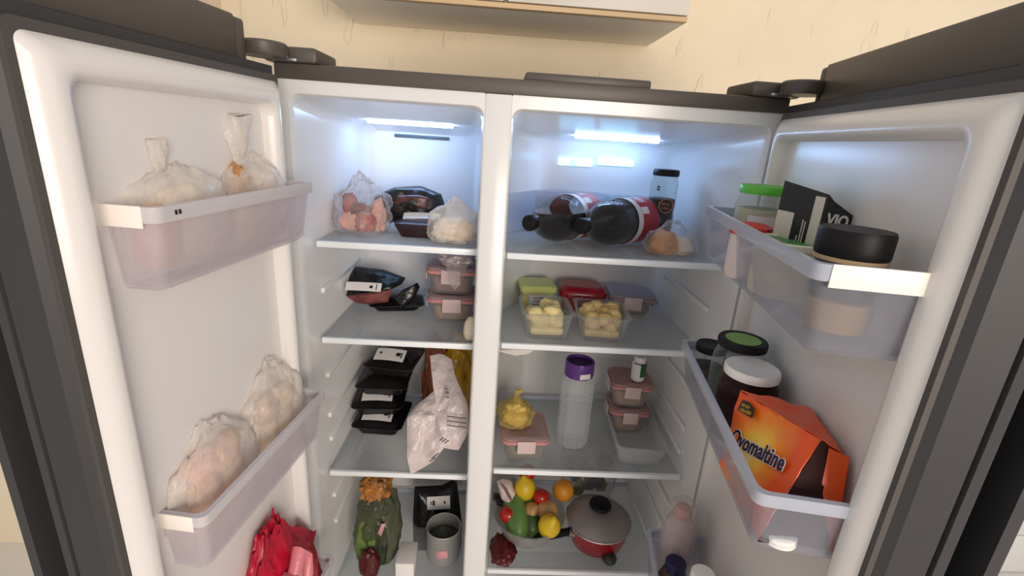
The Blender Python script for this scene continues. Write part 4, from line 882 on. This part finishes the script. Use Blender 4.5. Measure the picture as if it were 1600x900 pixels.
# local x: along s (free edge +), y: into door (off 0.055 at y=0; larger off = -y)
A_, B_, C2, D2 = (-.055, -.048, .003), (.085, -.042, .002), (.038, .020, .1185), (-.092, -.030, .1035)
fp = sheet((A_, B_, C2, D2), pouch_material(), 'front_panel', wob=.004)
sheet(((.085, -.042, .002), (.080, .036, .002), (.042, .040, .102), (.038, .020, .1185)), m_in, 'dark_gusset', wob=.002, seed=3)
sheet(((-.06, .05, .002), (.080, .04, .002), (.044, .046, .105), (-.06, .05, .108)), m_or2, 'back_panel', wob=.003, seed=5)
sheet(((-.092, -.030, .1035), (.038, .020, .1185), (.044, .046, .105), (-.06, .05, .108)), m_or2, 'folded_top', wob=.004, seed=7)
sheet(((.078, .018, .002), (.082, .042, .002), (.046, .050, .106), (.042, .028, .112)), m_or2, 'side_fold', nx=4, wob=.001, seed=8)
fx = (Vector(B_)-Vector(A_)).lerp(Vector(C2)-Vector(D2), .6).normalized(); fu = (Vector(D2)-Vector(A_)).lerp(Vector(C2)-Vector(B_), .5).normalized()
def fpt(a, b): A0, B0, C0, D0 = map(Vector, (A_, B_, C2, D2)); n_ = fx.cross(fu).normalized(); return A0.lerp(B0, a).lerp(D0.lerp(C0, a), b)+n_*.0055
fx, fu = (fx*math.cos(.22)+fu*math.sin(.22)).normalized(), (fu*math.cos(.22)-fx*math.sin(.22)).normalized()
m_navy = M('navy_lettering', (28, 26, 66), .4)
lo = lettering('Ovomaltine', .030, M('white_letter_outline', (240, 232, 226), .4), t, frame(fpt(.50, .56)-fx.cross(fu)*.0004, fx, fu), .0016, sx=.70)
lettering('Ovomaltine', .030, m_navy, lo, frame(fpt(.50, .56)+fx.cross(fu)*.0004, fx, fu), .0006, sx=.70)
bm = NB(); mt = frame(fpt(.20, .86), fx, fu); prism(bm, [(-.016, -.007), (.016, -.009), (.013, .004), (-.003, .010), (-.015, .009)], 'z', 0, .0006); bm.transform(mt); bd_ = obj('black_badge', bm, m_ink, t, smooth=False)
m_gold = M('gold_lettering', (206, 160, 50), .45)
strokes(bd_, mt @ T((-.003, .003, .0008)), .018, .005, 4, m_gold, 3); strokes(bd_, mt @ T((0, -.004, .0008)), .024, .005, 7, m_gold, 5)
t = thing('plastic_saucer', 'small round white dish at the free end of the lower right bin', 'dish', MR(.485, .070, ZB))
bm = NB(); lathe(bm, [(0, .012), (.018, .012), (.0205, .010), (.021, 0), (.019, 0), (.018, .009), (0, .009)], 28); obj('dish', bm, m_white, t)
bm = NB(); lathe(bm, [(.0205, .002), (.0214, .002), (.0214, .005), (.0205, .005), (.0205, .002)], 28); obj('dish_ridge', bm, m_paper, t)
# lowest right bin: wrapped bottle and capped bottles
ZB = .86-.12+.0095
t = thing('wrapped_bottle', 'clear wrapped bottle with pinkish rounded top in the lowest right bin', 'bottle', MR(.105, .060, ZB), RZR)
bm = NB(); lathe(bm, [(0, 0), (.033, 0), (.037, .006), (.037, .12), (.036, .19), (.030, .215), (.018, .228), (0, .232)], 30); obj('wrapper', bm, m_film, t)
bm = NB(); lathe(bm, [(0, .004), (.029, .004), (.031, .01), (.031, .17), (.02, .19), (0, .20)], 24); obj('bottle_body', bm, M('pale_mauve_bottle', (190, 172, 170), .4, var=.12, vs_=20), t)
bm = NB(); lathe(bm, [(.0, .19), (.018, .192), (.020, .20), (.015, .212), (0, .215)], 20); obj('bottle_top', bm, M('pinkish_top', (196, 150, 130), .45), t)
for lb, s_, of, R, h, cm, bmn in (('bottle with dark blue screw cap in the lowest right bin', .175, .075, .030, .135, M('dark_blue_cap', (26, 22, 72), .35), M('brown_bottle', (92, 72, 64), .3)), ('bottle with white screw cap in the lowest right bin', .285, .062, .030, .228, m_white, M('dark_brown_bottle', (72, 58, 50), .3))):
    t = thing('capped_bottle', lb, 'bottle', MR(s_, of, ZB))
    bm = NB(); lathe(bm, [(0, 0), (R*.9, 0), (R, .004), (R, h*.66), (R*.8, h*.78), (R*.5, h*.86), (R*.5, h*.88)], 28); obj('bottle', bm, bmn, t)
    bm = NB(); rc = R*.68; lathe(bm, [(rc*.9, h*.84), (rc, h*.84), (rc, h-.002), (rc*.9, h), (0, h)], 28); obj('cap', bm, cm, t)
